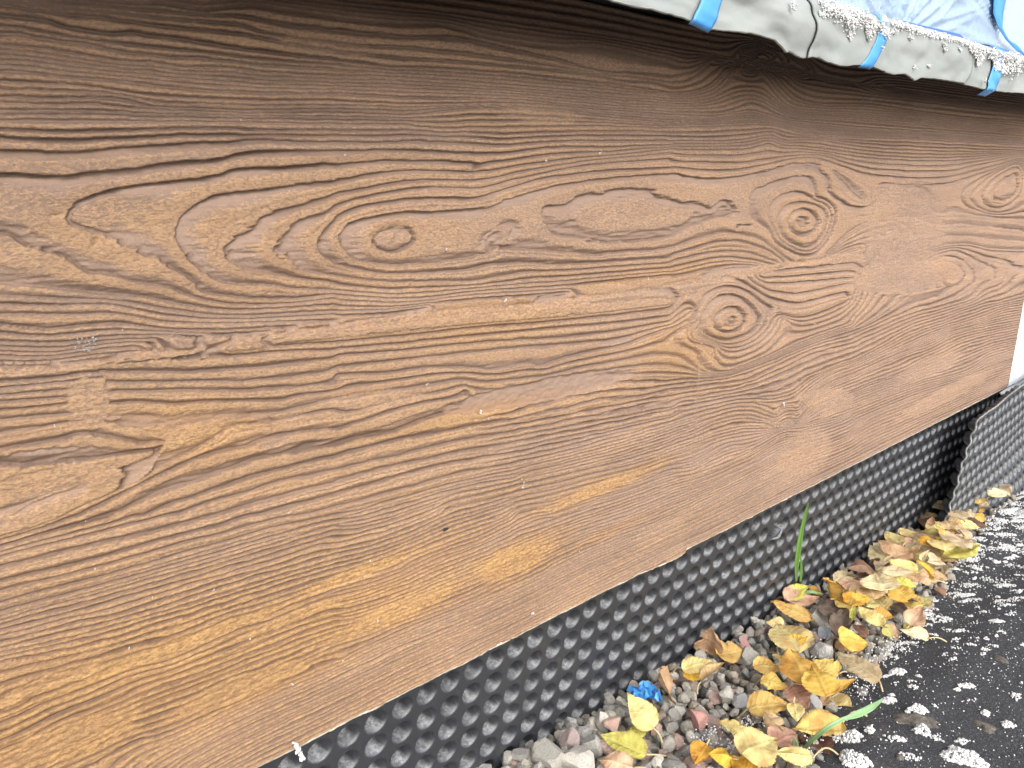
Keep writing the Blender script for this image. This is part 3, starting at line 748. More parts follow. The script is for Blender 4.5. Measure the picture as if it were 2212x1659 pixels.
def gravel():
    r = np.random.default_rng(5); VV = []; FF = []; CC = []; n = 0
    for layer, (dz, step, sz) in enumerate([(-.013, .0125, .0092), (-.004, .0112, .0083), (.0035, .0125, .0078), (.007, .022, .0078)]):
        for x in np.arange(.12, 1.42, step):
            for y in np.arange(.20, .392, step):
                px, py = x + r.uniform(-.5, .5) * step, y + r.uniform(-.5, .5) * step
                if py < float(mat_edge(px)) - .012 or py > .386: continue
                if layer == 3 and r.random() < .35: continue
                s = sz * r.uniform(.68, 1.25) * (1.25 if px < .52 else 1.0)
                P = SH[r.integers(26)] @ rotm(r).T * s + [px, py, float(zg(px, py)) + dz + r.uniform(-.002, .002)]
                VV.append(P); FF.append(I1F + n); n += len(P)
                t = np.array(TINTS[r.integers(10)]) * r.uniform(.8, 1.25); CC.append(np.tile(t, (len(P), 1)))
    me = mesh_from('gravel', np.vstack(VV), np.vstack(FF), False); color_attr(me, 'tint', np.vstack(CC))
    tag(link('gravel', me, M['stone']), kind='stuff')
gravel()
def stone(u, v, size, tint, label, lift=.012, seed=1):
    P = stone_shape(seed, I2V); p = on_ground(u, v, lift); r = np.random.default_rng(seed)
    P = P @ rotm(r).T * size
    me = mesh_from('stone', P, I2F, False); color_attr(me, 'tint', np.tile(tint, (len(P), 1)))
    o = link('gravel_stone', me, M['stone'], loc=p); tag(o, label, 'stone', 'larger stones lying on the gravel')
stone(*win('WB', 1725, 1275), .0125, (.46, .20, .17), 'reddish pink stone among grey gravel between two birch leaves', seed=101)
stone(*win('WB', 1010, 1300), .0105, (.42, .26, .20), 'pinkish stone beside the yellow-green leaf near the dimpled sheet', seed=102)
stone(*win('WB', 960, 1470), .013, (.46, .30, .26), 'pale pink stone half under the yellow-green leaf at the bottom', seed=103)
stone(*win('WB', 480, 1560), .021, (.44, .42, .37), 'largest pale grey stone at the left end of the gravel', seed=104)
stone(*win('WB', 760, 1590), .019, (.42, .40, .35), 'broad pale stone beside the tan leaf at the bottom edge', seed=105)
stone(*win('WB', 850, 1480), .014, (.36, .35, .32), 'egg-shaped grey stone tilted against the pale broad stone', seed=106)
stone(*win('WB', 660, 1450), .013, (.30, .22, .21), 'dull purple-grey stone above the pale stones', seed=107)
stone(*win('WB', 925, 1260), .012, (.46, .43, .38), 'cream angular stone touching the foot of the dimpled sheet', seed=108)
stone(*win('WB', 2100, 760), .0115, (.27, .25, .22), 'dark speckled stone below the heart-shaped yellow leaf', lift=.010, seed=109)
stone(*win('WC', 380, 850), .015, (.28, .27, .24), 'big round grey stone right of the heart-shaped yellow leaf', seed=110)
stone(*win('WC', 350, 770), .011, (.38, .17, .16), 'small dark red stone above the big round grey stone', seed=111)
stone(*win('WC', 910, 800), .014, (.40, .39, .37), 'light grey stone dusted with plaster between the orange leaves', seed=112)
stone(*win('WC', 920, 655), .012, (.33, .37, .42), 'bluish grey speckled stone near the large yellow leaf', seed=113)
stone(*win('WC', 880, 580), .016, (.38, .35, .29), 'long beige stone above the bluish speckled stone', seed=114)
stone(*win('WC', 1220, 1105), .0085, (.20, .20, .21), 'single dark pebble on the felt mat beside the leaves', lift=.006, seed=115)
stone(*win('WC', 875, 1200), .012, (.32, .32, .33), 'mid-grey stone below the leaf with the brown patch', seed=116)
stone(*win('WC', 310, 1160), .012, (.33, .34, .35), 'slate grey stone left of the largest yellow leaf', seed=117)
stone(*win('WC', 215, 1130), .012, (.44, .42, .37), 'pale cream stone left of the slate grey stone', seed=118)

# ------------------------------------------------------------------ leaves
PAL = {'yellow': (.76, .53, .15), 'pale': (.78, .61, .25), 'cream': (.68, .58, .36), 'orange': (.76, .46, .10), 'gold': (.66, .39, .05), 'tan': (.52, .36, .20),
       'brown': (.20, .115, .075), 'dark': (.115, .082, .065), 'pink': (.56, .37, .24), 'olive': (.36, .32, .10), 'green': (.52, .50, .12), 'skel': (.40, .32, .19)}
def leaf_mat(name, col):
    q = NT('leaf_' + name); tc = q.n('ShaderNodeTexCoord'); oi = q.n('ShaderNodeObjectInfo')
    ad = q.n('ShaderNodeVectorMath', operation='ADD'); q.l(tc.outputs['Object'], ad.inputs[0]); q.l(oi.outputs['Random'], ad.inputs[1]); c = ad.outputs[0]
    at = q.n('ShaderNodeVertexColor', layer_name='mask'); sp = q.n('ShaderNodeSeparateColor'); q.l(at.outputs[0], sp.inputs[0])
    n1 = q.noise(70, 4, .6, c); n2 = q.noise(420, 4, .75, c); n3 = q.noise(150, 3, .6, c)
    lite = tuple(min(.8, x * 1.12 + .03) for x in col); dk = tuple(x * y for x, y in zip(col, (.72, .62, .6)))
    b = q.mix(q.ramp(n1, [(.35, 0), (.65, 1)]), dk, lite)
    br = q.math('MULTIPLY', q.math('SUBTRACT', n1, .60, clamp=True), 6, clamp=True)
    b = q.mix(q.math('MULTIPLY', br, .4), b, (.30, .17, .09))
    sp2 = q.math('MULTIPLY', q.math('SUBTRACT', n2, .66, clamp=True), 12, clamp=True)
    b = q.mix(q.math('MULTIPLY', sp2, .8), b, (.07, .045, .03))
    b = q.mix(q.math('MULTIPLY', sp.outputs[1], .55), b, (.24, .13, .06))         # browned rim
    b = q.mix(q.math('MULTIPLY', sp.outputs[0], .30), b, tuple(min(.85, x * 1.3 + .05) for x in col))   # veins
    hv = q.n('ShaderNodeHueSaturation'); q.l(b, hv.inputs['Color']); q.l(q.math('ADD', .82, q.math('MULTIPLY', oi.outputs['Random'], .34)), hv.inputs['Value'])
    q.l(q.math('ADD', .485, q.math('MULTIPLY', oi.outputs['Random'], .03)), hv.inputs['Hue'])
    q.set(Base_Color=hv.outputs[0], Roughness=.75, Specular_IOR_Level=.2)
    q.bump(q.math('ADD', q.math('MULTIPLY', sp.outputs[0], -1.2), q.math('ADD', n3, q.math('MULTIPLY', n2, .35))), .5, .0012)
    tr = q.n('ShaderNodeBsdfTranslucent'); q.l(hv.outputs[0], tr.inputs[0]); mx = q.n('ShaderNodeMixShader'); mx.inputs[0].default_value = .22
    q.l(q.b.outputs[0], mx.inputs[1]); q.l(tr.outputs[0], mx.inputs[2]); q.l(mx.outputs[0], q.out.inputs[0]); return q.m
LM = {k: leaf_mat(k, v) for k, v in PAL.items()}
q = NT('leaf_stalk'); q.set(Base_Color=(.50, .40, .22), Roughness=.6); M['stalk'] = q.m
q = NT('leaf_stalk_dark'); q.set(Base_Color=(.20, .13, .08), Roughness=.6); M['stalkd'] = q.m
def tube(pts, r0, r1, k=6):
    pts = np.asarray(pts); V = []
    for i, p in enumerate(pts):
        d = pts[min(i + 1, len(pts) - 1)] - pts[max(i - 1, 0)]; d /= np.linalg.norm(d); a = np.cross(d, [0, 0, 1.]); a /= np.linalg.norm(a) + 1e-9; b = np.cross(d, a)
        r = r0 + (r1 - r0) * i / (len(pts) - 1)
        for j in range(k + 1):
            t = 2 * math.pi * j / k; V.append(p + r * (a * math.cos(t) + b * math.sin(t)))
    return np.array(V), grid_faces(len(pts), k + 1)
LEAF_N = [0]
def leaf(w_, b, t, kind, label, wid=.62, lb=.010, lt=.012, roll=0, fold=.25, bend=.06, curl=.0, stem=.5, side=0, wall=None, notch=0, torn=0, stemto=None):
    """b = where the stalk joins, t = tip, both read off the photograph; lb, lt = their heights over the ground (m)"""
    LEAF_N[0] += 1; seed = LEAF_N[0]; r = np.random.default_rng(1000 + seed)
    if wall: B, T = at_y(*win(w_, *b), wall[0]), at_y(*win(w_, *t), wall[1])
    else: B, T = on_ground(*win(w_, *b), lb), on_ground(*win(w_, *t), lt)
    Lv = T - B; L = np.linalg.norm(Lv); ex = Lv / L
    toc = np.array([0, 0, CZ]) - (B + T) / 2; toc /= np.linalg.norm(toc)
    up_ = np.array([0, 0, 1.]) if not wall else toc
    n = up_ * .75 + toc * .45; ez = n - (n @ ex) * ex; ez /= np.linalg.norm(ez); ey = np.cross(ez, ex)
    a = math.radians(roll); ey, ez = ey * math.cos(a) + ez * math.sin(a), ez * math.cos(a) - ey * math.sin(a)
    nu, nv = 40, 13; u = np.linspace(0, 1, nu)[:, None]; v = np.linspace(-1, 1, nv)[None, :]
    shape = (u ** .48) * (1 - u) ** (1.02 + r.uniform(-.1, .15)); shape = shape / shape.max()
    ser = 1 - .10 * ((u * 17 + r.random()) % 1) * smooth(.02, .12, u) * smooth(1, .93, u)
    B = B - Lv * .02; T = T + Lv * .03; Lv = T - B; L = np.linalg.norm(Lv)
    hw_ = min(.96, wid * 1.17) / 2 * L * shape * ser * (1 + .08 * np.sin(u * 5 + r.random() * 6) * np.sign(v + 1e-6))
    if notch: hw_ = hw_ * (1 - notch * np.exp(-((u - r.uniform(.45, .7)) / .07) ** 2) * (v > 0))
    if torn: hw_ = hw_ * (1 - torn * smooth(.0, .55, fbm(u * 9 + seed, np.sign(v), seed, 2) + 0 * v))
    X = u * L + 0 * v - .04 * L * (1 - np.abs(v)) * 0; X = X + .05 * L * (np.abs(v) ** 2) * (.25 - u) * smooth(0, .2, u)
    Yl = hw_ * v
    Z = fold * np.abs(Yl) * (1 - .3 * u) + bend * L * np.sin(math.pi * u) + curl * (Yl ** 2) / (.3 * L) + side * Yl * u
    Z = Z + .09 * L * fbm(u * 2.2 + seed * 3.1 + 0 * v, v * 1.3 + 0 * u, seed, 2) + .03 * L * fbm(u * 9 + seed + 0 * v, v * 4 + 0 * u, seed + 5, 2) * np.abs(v)
    Z = Z + r.uniform(-.05, .09) * L * smooth(.6, 1, u)
    Yl = Yl * (1 - .25 * min(1, abs(fold) + abs(curl) * .3) * np.abs(v))
    P = np.stack([X, Yl, Z], -1).reshape(-1, 3)
    me = mesh_from('leaf', P, grid_faces(nu, nv))
    vein = np.exp(-(v / .035) ** 2) + .7 * np.exp(-((((u - np.abs(v) * .16) * 8) % 1 - .5) / .10) ** 2) * (np.abs(v) > .05) * (u > .06)
    rim = smooth(.72, 1.0, np.abs(v)) * smooth(-.1, .5, fbm(u * 5 + seed, v * 3, seed + 9, 2)) + smooth(.85, 1, u) * .6 + 0 * v
    color_attr(me, 'mask', np.stack([np.clip(vein + 0 * u, 0, 1), np.clip(rim, 0, 1), 0 * rim], -1).reshape(-1, 3))
    o = link('birch_leaf', me, LM[kind]); o.matrix_world = Matrix([[ex[0], ey[0], ez[0], B[0]], [ex[1], ey[1], ez[1], B[1]], [ex[2], ey[2], ez[2], B[2]], [0, 0, 0, 1]])
    tag(o, label, 'leaf', 'fallen birch leaves drifted along the foot of the sheet')
    if stem:
        if stemto is not None:
            E = on_ground(*win(w_, *stemto), .006); Rm = np.stack([ex, ey, ez]); e = Rm @ (E - B)
        else: e = np.array([-stem * L, r.uniform(-.25, .25) * L * stem, r.uniform(-.02, .10) * L])
        s = np.linspace(0, 1, 9)[:, None]; bow = np.array([0, r.uniform(-.12, .12), r.uniform(.02, .16)]) * np.linalg.norm(e)
        pts = s * e + bow * np.sin(math.pi * s); V, F = tube(pts, .00055, .00085)
        link('stalk', mesh_from('stalk', V, F), M['stalkd'] if kind in ('dark', 'brown') else M['stalk'], o)
    return o
# foreground, left part of the drift
leaf('WB', (1350, 1325), (1135, 1050), 'pale', 'pale yellow leaf with two small holes lying beside the crumpled blue tape', .60, .020, .030, fold=.12, bend=.05, stemto=(1425, 1465), roll=-8)
leaf('WB', (1240, 1420), (1175, 1315), 'green', 'small yellow-green leaf tucked under the pale leaf with holes', .8, .012, .012)
leaf('WB', (1285, 1545), (910, 1390), 'green', 'yellow-green leaf with a long stalk on the gravel at the bottom', .50, .018, .020, fold=.18, stemto=(1460, 1560))
leaf('WB', (1180, 1660), (905, 1600), 'pink', 'pinkish tan curled leaf at the bottom edge beside the pale stones', .85, .022, .020, fold=-.25, bend=.12)
leaf('WB', (1470, 1060), (1400, 845), 'tan', 'tan curled leaf leaning on the dimpled sheet above the blue tape', .85, .012, .045, fold=.5, bend=-.05, stem=.2)
leaf('WB', (1800, 690), (1830, 470), 'tan', 'brownish tan leaf standing on edge against the dimpled sheet', .70, 0, 0, wall=(.372, .366), fold=.35, stem=.1, notch=.5)
leaf('WB', (1880, 715), (2090, 680), 'yellow', 'heart-shaped yellow leaf with a notched tip near the dimpled sheet', .85, .018, .018, fold=.12, notch=.6, stemto=(1855, 740))
leaf('WB', (1590, 830), (1870, 800), 'pale', 'pale yellow leaf over a golden folded one beside the dimpled sheet', .50, .020, .028, fold=.15, stemto=(1500, 895))
leaf('WB', (1595, 870), (1785, 900), 'gold', 'golden spotted leaf edge folded under the pale one by the sheet', .55, .015, .015, fold=-.5, stem=0)
leaf('WB', (1750, 940), (1945, 790), 'tan', 'narrow tan leaf folded lengthwise beside the golden folded leaf', .40, .016, .035, fold=1.1, stemto=(1715, 1045))
leaf('WB', (2130, 1395), (1890, 1270), 'pale', 'small torn pale leaf left of the largest yellow leaf', .50, .018, .020, torn=.5, stem=.3)
# bottom edge golds
leaf('WC', (70, 1490), (-20, 1640), 'gold', 'golden leaf cut by the bottom edge of the picture, leftmost of three', .8, .02, .014, fold=.3, stem=.2)
leaf('WC', (260, 1590), (80, 1560), 'gold', 'bright golden curled leaf at the bottom edge, middle of three', .85, .020, .022, fold=-.4, bend=.14, stem=.4)
leaf('WC', (420, 1700), (250, 1590), 'gold', 'golden leaf at the bottom edge under the largest pale leaf', .7, .018, .018, fold=.3, stem=.2)
leaf('WC', (330, 1560), (590, 1430), 'pale', 'largest pale yellow leaf lying flat near the bottom edge', .92, .030, .032, fold=.10, bend=.05, stemto=(270, 1480))
leaf('WC', (560, 1470), (735, 1420), 'pink', 'pinkish leaf overlapped by the largest pale leaf', .80, .026, .022, fold=.15, stem=0)
leaf('WC', (845, 1585), (540, 1555), 'pale', 'pale leaf with toothed edges and a long straight stalk at the bottom', .48, .022, .026, fold=.12, stemto=(1035, 1560))
leaf('WC', (880, 1480), (985, 1590), 'brown', 'dark brown leaf curled at the foot of the bent grass blade', .9, .008, .008, fold=.5, stem=.2)
leaf('WC', (1062, 1330), (695, 1395), 'yellow', 'yellow leaf with dark specks under the bent grass blade', .50, .020, .022, fold=.15, stemto=(1245, 1280))
leaf('WC', (345, 1400), (160, 1325), 'pale', 'narrow pale torn leaf on the gravel beside a plaster crumb', .52, .020, .018, torn=.4, stem=.5)
leaf('WC', (378, 1225), (700, 1190), 'yellow', 'large smooth yellow leaf with a curved stalk over the gravel', .60, .022, .030, fold=.10, bend=.08, stemto=(290, 1300))
leaf('WC', (600, 1350), (500, 1260), 'tan', 'crumpled tan leaf over the lower side of the large smooth yellow leaf', .95, .030, .030, fold=-.35, bend=.10, stem=.4)
leaf('WC', (715, 1190), (735, 1330), 'pale', 'small pale leaf hanging below the pinkish brown leaf', .7, .034, .026, fold=.2, stem=.3)
leaf('WC', (700, 1060), (815, 1260), 'pink', 'pinkish brown spotted leaf in the middle of the drift', .62, .030, .022, fold=.12, stem=.3)
leaf('WC', (475, 1010), (690, 1095), 'yellow', 'yellow leaf peppered with brown spots over the gravel', .62, .026, .026, fold=.2, stemto=(415, 1070), torn=.3)
leaf('WC', (415, 905), (640, 935), 'yellow', 'yellow spotted leaf with an orange rim lying above the peppered one', .60, .026, .026, fold=.15, stem=0)
leaf('WC', (745, 800), (590, 600), 'pale', 'large oval pale leaf with its stalk hanging down to the right', .72, .030, .030, fold=.12, bend=.07, stemto=(790, 895))
leaf('WC', (640, 620), (510, 590), 'pale', 'small pale yellow leaf peeping out above the large oval leaf', .85, .020, .022, fold=.2, stem=0)
leaf('WC', (665, 800), (815, 690), 'orange', 'deep orange leaf standing half behind the large oval leaf', .80, .020, .040, fold=.3, stem=0)
leaf('WC', (600, 830), (640, 910), 'yellow', 'small torn yellow leaf with a bitten edge between larger ones', .70, .022, .022, torn=.5, stem=.8)
leaf('WC', (795, 1075), (690, 800), 'orange', 'orange-yellow leaf with its stalk pointing down beside the one with the brown patch', .55, .034, .036, fold=.15, bend=.06, stem=.15)
leaf('WC', (1040, 965), (850, 870), 'yellow', 'yellow leaf with a tattered hole beside the orange-yellow leaf', .80, .026, .026, fold=.15, torn=.25, stemto=(1150, 960))
leaf('WC', (955, 1140), (840, 935), 'orange', 'orange leaf with a large grey-brown patch in the middle of the drift', .60, .038, .040, fold=.12, bend=.09, stem=.25)
leaf('WC', (970, 1120), (1165, 1020), 'orange', 'orange leaf rolled upwards at the edge of the felt mat', .45, .020, .030, fold=.9, stem=0)
leaf('WC', (990, 1140), (900, 1220), 'tan', 'small tan leaf under the stalks at the edge of the felt mat', .5, .010, .010, stem=.4)
leaf('WC', (1010, 1150), (1140, 1210), 'pale', 'small square pale leaf on the felt mat below the rolled orange leaf', .90, .012, .012, fold=.2, stem=.5)
leaf('WC', (1335, 1015), (1015, 820), 'skel', 'long grey-tan withered leaf stretching over plaster crumbs', .50, .014, .022, fold=.15, bend=.05, torn=.25, stemto=(1365, 1100))
leaf('WC', (1045, 712), (1258, 745), 'orange', 'bright orange leaf with a long stalk pointing left', .75, .028, .022, fold=.15, bend=.06, stemto=(935, 738))
leaf('WC', (1020, 740), (1200, 830), 'tan', 'tan leaf under the bright orange leaf', .55, .014, .010, fold=.2, stem=0)
leaf('WC', (1380, 615), (1440, 710), 'olive', 'olive leaf with black spots at the near end of the pile', .95, .024, .012, fold=-.2, stem=0)
leaf('WC', (1400, 610), (1480, 715), 'tan', 'tan tattered leaf overlapping the spotted olive leaf', .60, .022, .010, fold=.3, torn=.4, stem=0)
leaf('WC', (1700, 705), (1475, 650), 'cream', 'cream leaf with a brown side and a long thin stalk on the mat', .50, .012, .016, fold=.2, bend=.05, stemto=(1830, 732))
leaf('WC', (1360, 620), (1185, 480), 'pale', 'pale two-lobed leaf in the pile, its tip brown', .55, .036, .040, fold=.12, stem=.3)
leaf('WC', (1290, 520), (1445, 560), 'orange', 'orange leaf with a purple bruise beside the pale two-lobed leaf', .75, .036, .036, fold=.12, stem=0)
leaf('WC', (1565, 610), (1660, 480), 'pink', 'orange-pink bowl-shaped leaf at the edge of the felt mat', .98, .020, .034, fold=.45, bend=-.06, stem=.2)
leaf('WC', (1530, 640), (1570, 600), 'olive', 'small crumpled olive leaf under the orange-pink bowl-shaped leaf', .9, .008, .012, stem=0)
leaf('WC', (1250, 690), (1130, 600), 'brown', 'dark brown leaf between the bright orange and the two-lobed leaf', .55, .018, .022, fold=.3, stem=0)
leaf('WC', (1050, 575), (930, 420), 'dark', 'dark grey-brown leaf with a black slit above the gravel', .70, .022, .026, fold=.2, stem=.2)
leaf('WC', (1010, 700), (1110, 500), 'dark', 'dark shrivelled leaf hanging down beside the one with the slit', .40, .016, .026, fold=.5, stem=.3)
leaf('WC', (1160, 470), (1130, 600), 'green', 'slim yellow-green leaf turned on edge in the pile', .35, .040, .020, fold=.8, stem=0)
leaf('WC', (1140, 480), (1000, 400), 'yellow', 'yellow leaf lying across the pile left of the spotted golden one', .60, .034, .030, fold=.15, stem=0)
leaf('WC', (1080, 430), (1270, 420), 'gold', 'golden leaf thickly peppered with dots in the middle of the pile', .62, .036, .036, fold=.12, stem=0)
leaf('WC', (985, 400), (930, 262), 'orange', 'slim orange leaf standing upright near the dimpled sheet', .40, .020, .055, fold=.7, stem=.2)
leaf('WC', (960, 340), (1090, 330), 'yellow', 'yellow and brown leaf behind the upright orange leaf', .70, .026, .030, fold=.25, stem=0)
leaf('WC', (825, 340), (925, 400), 'orange', 'orange-brown leaf with a grass blade lying across it', .60, .022, .014, fold=.3, stem=0)
leaf('WC', (650, 408), (828, 325), 'green', 'yellow-green toothed leaf at the foot of the upright grass', .62, .020, .032, fold=.15, stemto=(570, 440))
leaf('WC', (650, 420), (890, 410), 'pink', 'pale pink-tinged leaf in front of the yellow-green toothed leaf', .62, .022, .020, fold=.15, stemto=(590, 425))
leaf('WC', (832, 575), (545, 450), 'yellow', 'broad yellow leaf with a sharp tip resting on the gravel', .42, .018, .022, fold=.15, bend=.05, stem=.1)
leaf('WC', (1060, 320), (1225, 300), 'pink', 'pinkish brown leaf behind the grey stone in the pile', .65, .034, .034, fold=-.2, stem=0)
leaf('WC', (1130, 390), (1260, 370), 'tan', 'dull tan leaf between the peppered golden and the cream heart-shaped leaf', .8, .030, .032, stem=0)
leaf('WC', (1310, 215), (1095, 190), 'brown', 'reddish brown arched leaf close to the dimpled sheet', .55, .030, .036, fold=-.4, bend=.18, stem=.2)
leaf('WC', (1270, 265), (1105, 245), 'brown', 'thin brown leaf edge under the reddish brown arched leaf', .30, .020, .022, fold=.5, stem=0)
leaf('WC', (1360, 365), (1310, 240), 'cream', 'cream heart-shaped leaf lying on top of the pile', .90, .046, .046, fold=.10, stem=0)
leaf('WC', (1300, 420), (1240, 320), 'tan', 'tan spotted leaf left of the cream heart-shaped leaf', .80, .036, .036, fold=.2, stem=.6)
leaf('WC', (1460, 280), (1610, 335), 'green', 'bright yellow-green leaf on the pile right of the cream one', .55, .046, .042, fold=.12, stem=0)
leaf('WC', (1545, 430), (1430, 320), 'orange', 'bright orange leaf with a grey half below the yellow-green one', .85, .038, .040, fold=.15, stem=0)
leaf('WC', (1470, 420), (1620, 440), 'dark', 'shrivelled dark leaf fragments between the orange leaves', .50, .020, .020, fold=.5, torn=.5, stem=0)
leaf('WC', (1430, 470), (1580, 540), 'dark', 'dark leaf in the hollow behind the orange-pink bowl-shaped leaf', .60, .016, .016, fold=.3, stem=0)
leaf('WC', (1660, 460), (1720, 415), 'olive', 'small dull olive leaf near the mat with a stalk bending down', .95, .026, .030, fold=.2, stem=.9)
leaf('WC', (1830, 400), (1735, 345), 'brown', 'brown cupped leaf at the mat edge catching light on its rim', .75, .020, .030, fold=.8, bend=-.1, stem=.5)
leaf('WC', (1720, 290), (1570, 250), 'pink', 'orange-tan triangular leaf below the leaf folded like a tent', .70, .036, .038, fold=.12, stem=.7)
leaf('WC', (1705, 265), (1610, 135), 'gold', 'golden leaf folded like a tent standing on the pile', .45, .044, .066, fold=.9, stem=0)
leaf('WC', (1360, 215), (1600, 235), 'cream', 'dull cream oblong leaf across the middle of the far pile', .32, .040, .040, fold=.08, stem=0)
leaf('WC', (1620, 210), (1400, 150), 'pale', 'long pale yellow leaf pointing at the dimpled sheet in the far pile', .55, .044, .044, fold=.12, stem=.1)
leaf('WC', (1430, 110), (1590, 60), 'tan', 'tan leaf with fine dots behind the long pale yellow leaf', .75, .044, .048, fold=.15, stem=.4)
leaf('WC', (1650, 300), (1700, 210), 'brown', 'dark brown leaf in the hollow behind the tent-folded leaf', .7, .018, .022, stem=0)
leaf('WD', (1180, 490), (1600, 432), 'green', 'pointed yellow-green leaf on the mat side of the far pile', .42, .040, .030, fold=.12, stemto=(1030, 480))
leaf('WD', (1030, 540), (1340, 590), 'tan', 'tan leaf under the pointed yellow-green leaf', .40, .028, .016, stem=0)
leaf('WD', (900, 570), (1000, 430), 'cream', 'crumpled cream leaf standing up left of the pointed yellow-green one', .50, .046, .060, fold=.7, stem=0)
leaf('WD', (990, 570), (1215, 730), 'cream', 'cream toothed leaf sliding down onto the mat', .40, .042, .014, fold=.4, stem=0)
leaf('WD', (770, 540), (880, 360), 'tan', 'tall tan leaf tilted up in the far pile', .55, .040, .062, fold=.4, stem=0)
leaf('WD', (850, 290), (1130, 400), 'gold', 'deep golden brown-spotted leaf in the far pile', .55, .052, .050, fold=.15, stem=0)
leaf('WD', (1190, 430), (1120, 290), 'pale', 'pale leaf with a purple stain right of the deep golden one', .9, .052, .052, fold=.2, stem=0)
leaf('WD', (1180, 240), (870, 190), 'olive', 'long olive-tan leaf at the sheet side of the far pile', .45, .050, .050, fold=.12, stem=0)
leaf('WD', (1195, 240), (1080, 115), 'yellow', 'vivid yellow pointed leaf in the far pile', .45, .058, .066, fold=.35, stem=0)
leaf('WD', (1210, 330), (1510, 370), 'cream', 'cream triangular leaf with a dark tip at the mat side of the far pile', .60, .052, .036, fold=.15, stem=0)
leaf('WD', (1540, 280), (1380, 170), 'cream', 'smooth cream leaf leaning over a yellow one at the far mat edge', .60, .050, .056, fold=.12, bend=.1, stem=0)
leaf('WD', (1440, 260), (1520, 290), 'yellow', 'small yellow leaf peeping from under the smooth cream leaf', .8, .036, .036, stem=0)
leaf('WD', (1250, 170), (1200, 60), 'tan', 'tan ragged leaf at the top of the far pile', .9, .060, .062, fold=.25, torn=.3, stem=0)
leaf('WD', (1400, 100), (1640, 160), 'pale', 'pale leaf below the bright orange one at the far end', .48, .056, .048, fold=.15, stem=0)
leaf('WD', (1700, 60), (1540, -30), 'orange', 'bright orange leaf at the far end of the drift', .75, .054, .060, fold=.2, stem=0)
leaf('WD', (1000, 120), (1050, 10), 'tan', 'small tan leaf against the sheet at the far end', .7, .050, .060, fold=.3, stem=.3)
leaf('WD', (1400, 40), (1320, -60), 'cream', 'cream leaf at the very end of the drift below the leaning sheet', .8, .060, .060, fold=.2, stem=.5)
leaf('WD', (700, 340), (780, 300), 'pink', 'small pinkish leaf beside the dimpled sheet in the far pile', .8, .044, .046, stem=.8)
leaf('WD', (1560, 20), (1480, -80), 'cream', 'pale curled leaf touching the leaning sheet', .5, .060, .066, fold=.5, stem=0)
# litter beneath the drift
def litter():
    r = np.random.default_rng(77)
    kinds = ['yellow', 'cream', 'tan', 'brown', 'pale', 'cream', 'pale']; n = 0
    while n < 84:
        x = r.uniform(.80, 1.32); y = r.uniform(.275, .372)
        if y < float(mat_edge(x)) + .004: continue
        a = r.uniform(0, 6.3); L = r.uniform(.022, .037); p = np.array([x, y, float(zg(x, y)) + .012 + .022 * smooth(.72, 1.05, x) * r.random()])
        e = p + [L * math.cos(a), L * math.sin(a), r.uniform(-.004, .006)]
        u0, v0 = to_px(*p); u1, v1 = to_px(*e)
        W = WIN['W0'][2]
        leaf('W0', (u0, v0), (u1, v1), kd := kinds[r.integers(7)], {'brown': 'brown', 'dark': 'almost black', 'tan': 'tan', 'pink': 'pinkish brown', 'cream': 'faded cream', 'yellow': 'dull yellow', 'pale': 'pale yellow'}[kd] + ' leaf lying under the others in the ' + ('near' if x < .96 else 'middle' if x < 1.12 else 'far') + ' part of the drift', r.uniform(.5, .8), p[2] - float(zg(p[0], p[1])), e[2] - float(zg(e[0], e[1])), fold=r.uniform(0, .3), stem=0)
        n += 1
litter()

# ------------------------------------------------------------------ window sill, masking sheets, tape, film
q = NT('sill_stone'); q.set(Base_Color=q.mix(q.noise(120, 4, .6, q.coords()), (.020, .023, .031), (.035, .038, .048)), Roughness=.6); M['sillst'] = q.m
o = link('window_sill', box(-.5, 2.9, .300, .404, CZ + .0925, CZ + .103, .002), M['sillst'])
tag(o, 'dark stone window sill under the grey masking sheets, seen from below', 'window sill', kind='thing')
q = NT('grey_card'); c = q.coords(); n1 = q.noise(9, 4, .55, c); n2 = q.noise(300, 4, .7, c); n3 = q.noise(45, 3, .5, c)
cb = q.mix(n1, (.21, .23, .225), (.30, .32, .305)); cb = q.mix(q.math('MULTIPLY', q.math('SUBTRACT', n3, .58, clamp=True), 2.5, clamp=True), cb, (.21, .225, .225))
q.set(Base_Color=cb, Roughness=.85); q.bump(q.math('ADD', n2, q.math('MULTIPLY', n3, 2)), .25, .0012); M['card'] = q.m
q = NT('torn_edge'); q.set(Base_Color=(.42, .43, .40), Roughness=.9); M['tornedge'] = q.m
YL = .286
RAG = [('W7', 60, 0), ('W7', 150, 30), ('W7', 270, 50), ('W7', 320, 66), ('W7', 400, 76), ('W7', 490, 103), ('W7', 600, 150), ('W7', 700, 160), ('W7', 800, 170), ('W7', 880, 186), ('W7', 945, 205), ('W7', 975, 240), ('W7', 1008, 275), ('W7', 1018, 264),
       ('WT', 270, 520), ('WT', 320, 503), ('WT', 400, 520), ('WT', 480, 552), ('WT', 560, 585), ('WT', 640, 582), ('WT', 770, 573), ('WT', 880, 595), ('WT', 1000, 650), ('WT', 1060, 662), ('WT', 1140, 655), ('WT', 1190, 680), ('WT', 1235, 718),
       ('WT', 1300, 688), ('WT', 1450, 700), ('WT', 1620, 735), ('WT', 1850, 790), ('WT', 1980, 803), ('WT', 2212, 825)]
RP = np.array([at_y(*win(*a), YL) for a in RAG]); 
RX = np.concatenate([[-.4, 0, .15], RP[:, 0], [.95, 1.2, 2.6]]); RZ = np.concatenate([[CZ + .070, CZ + .072, CZ + .071], RP[:, 2], [CZ + .066, CZ + .068, CZ + .066]])
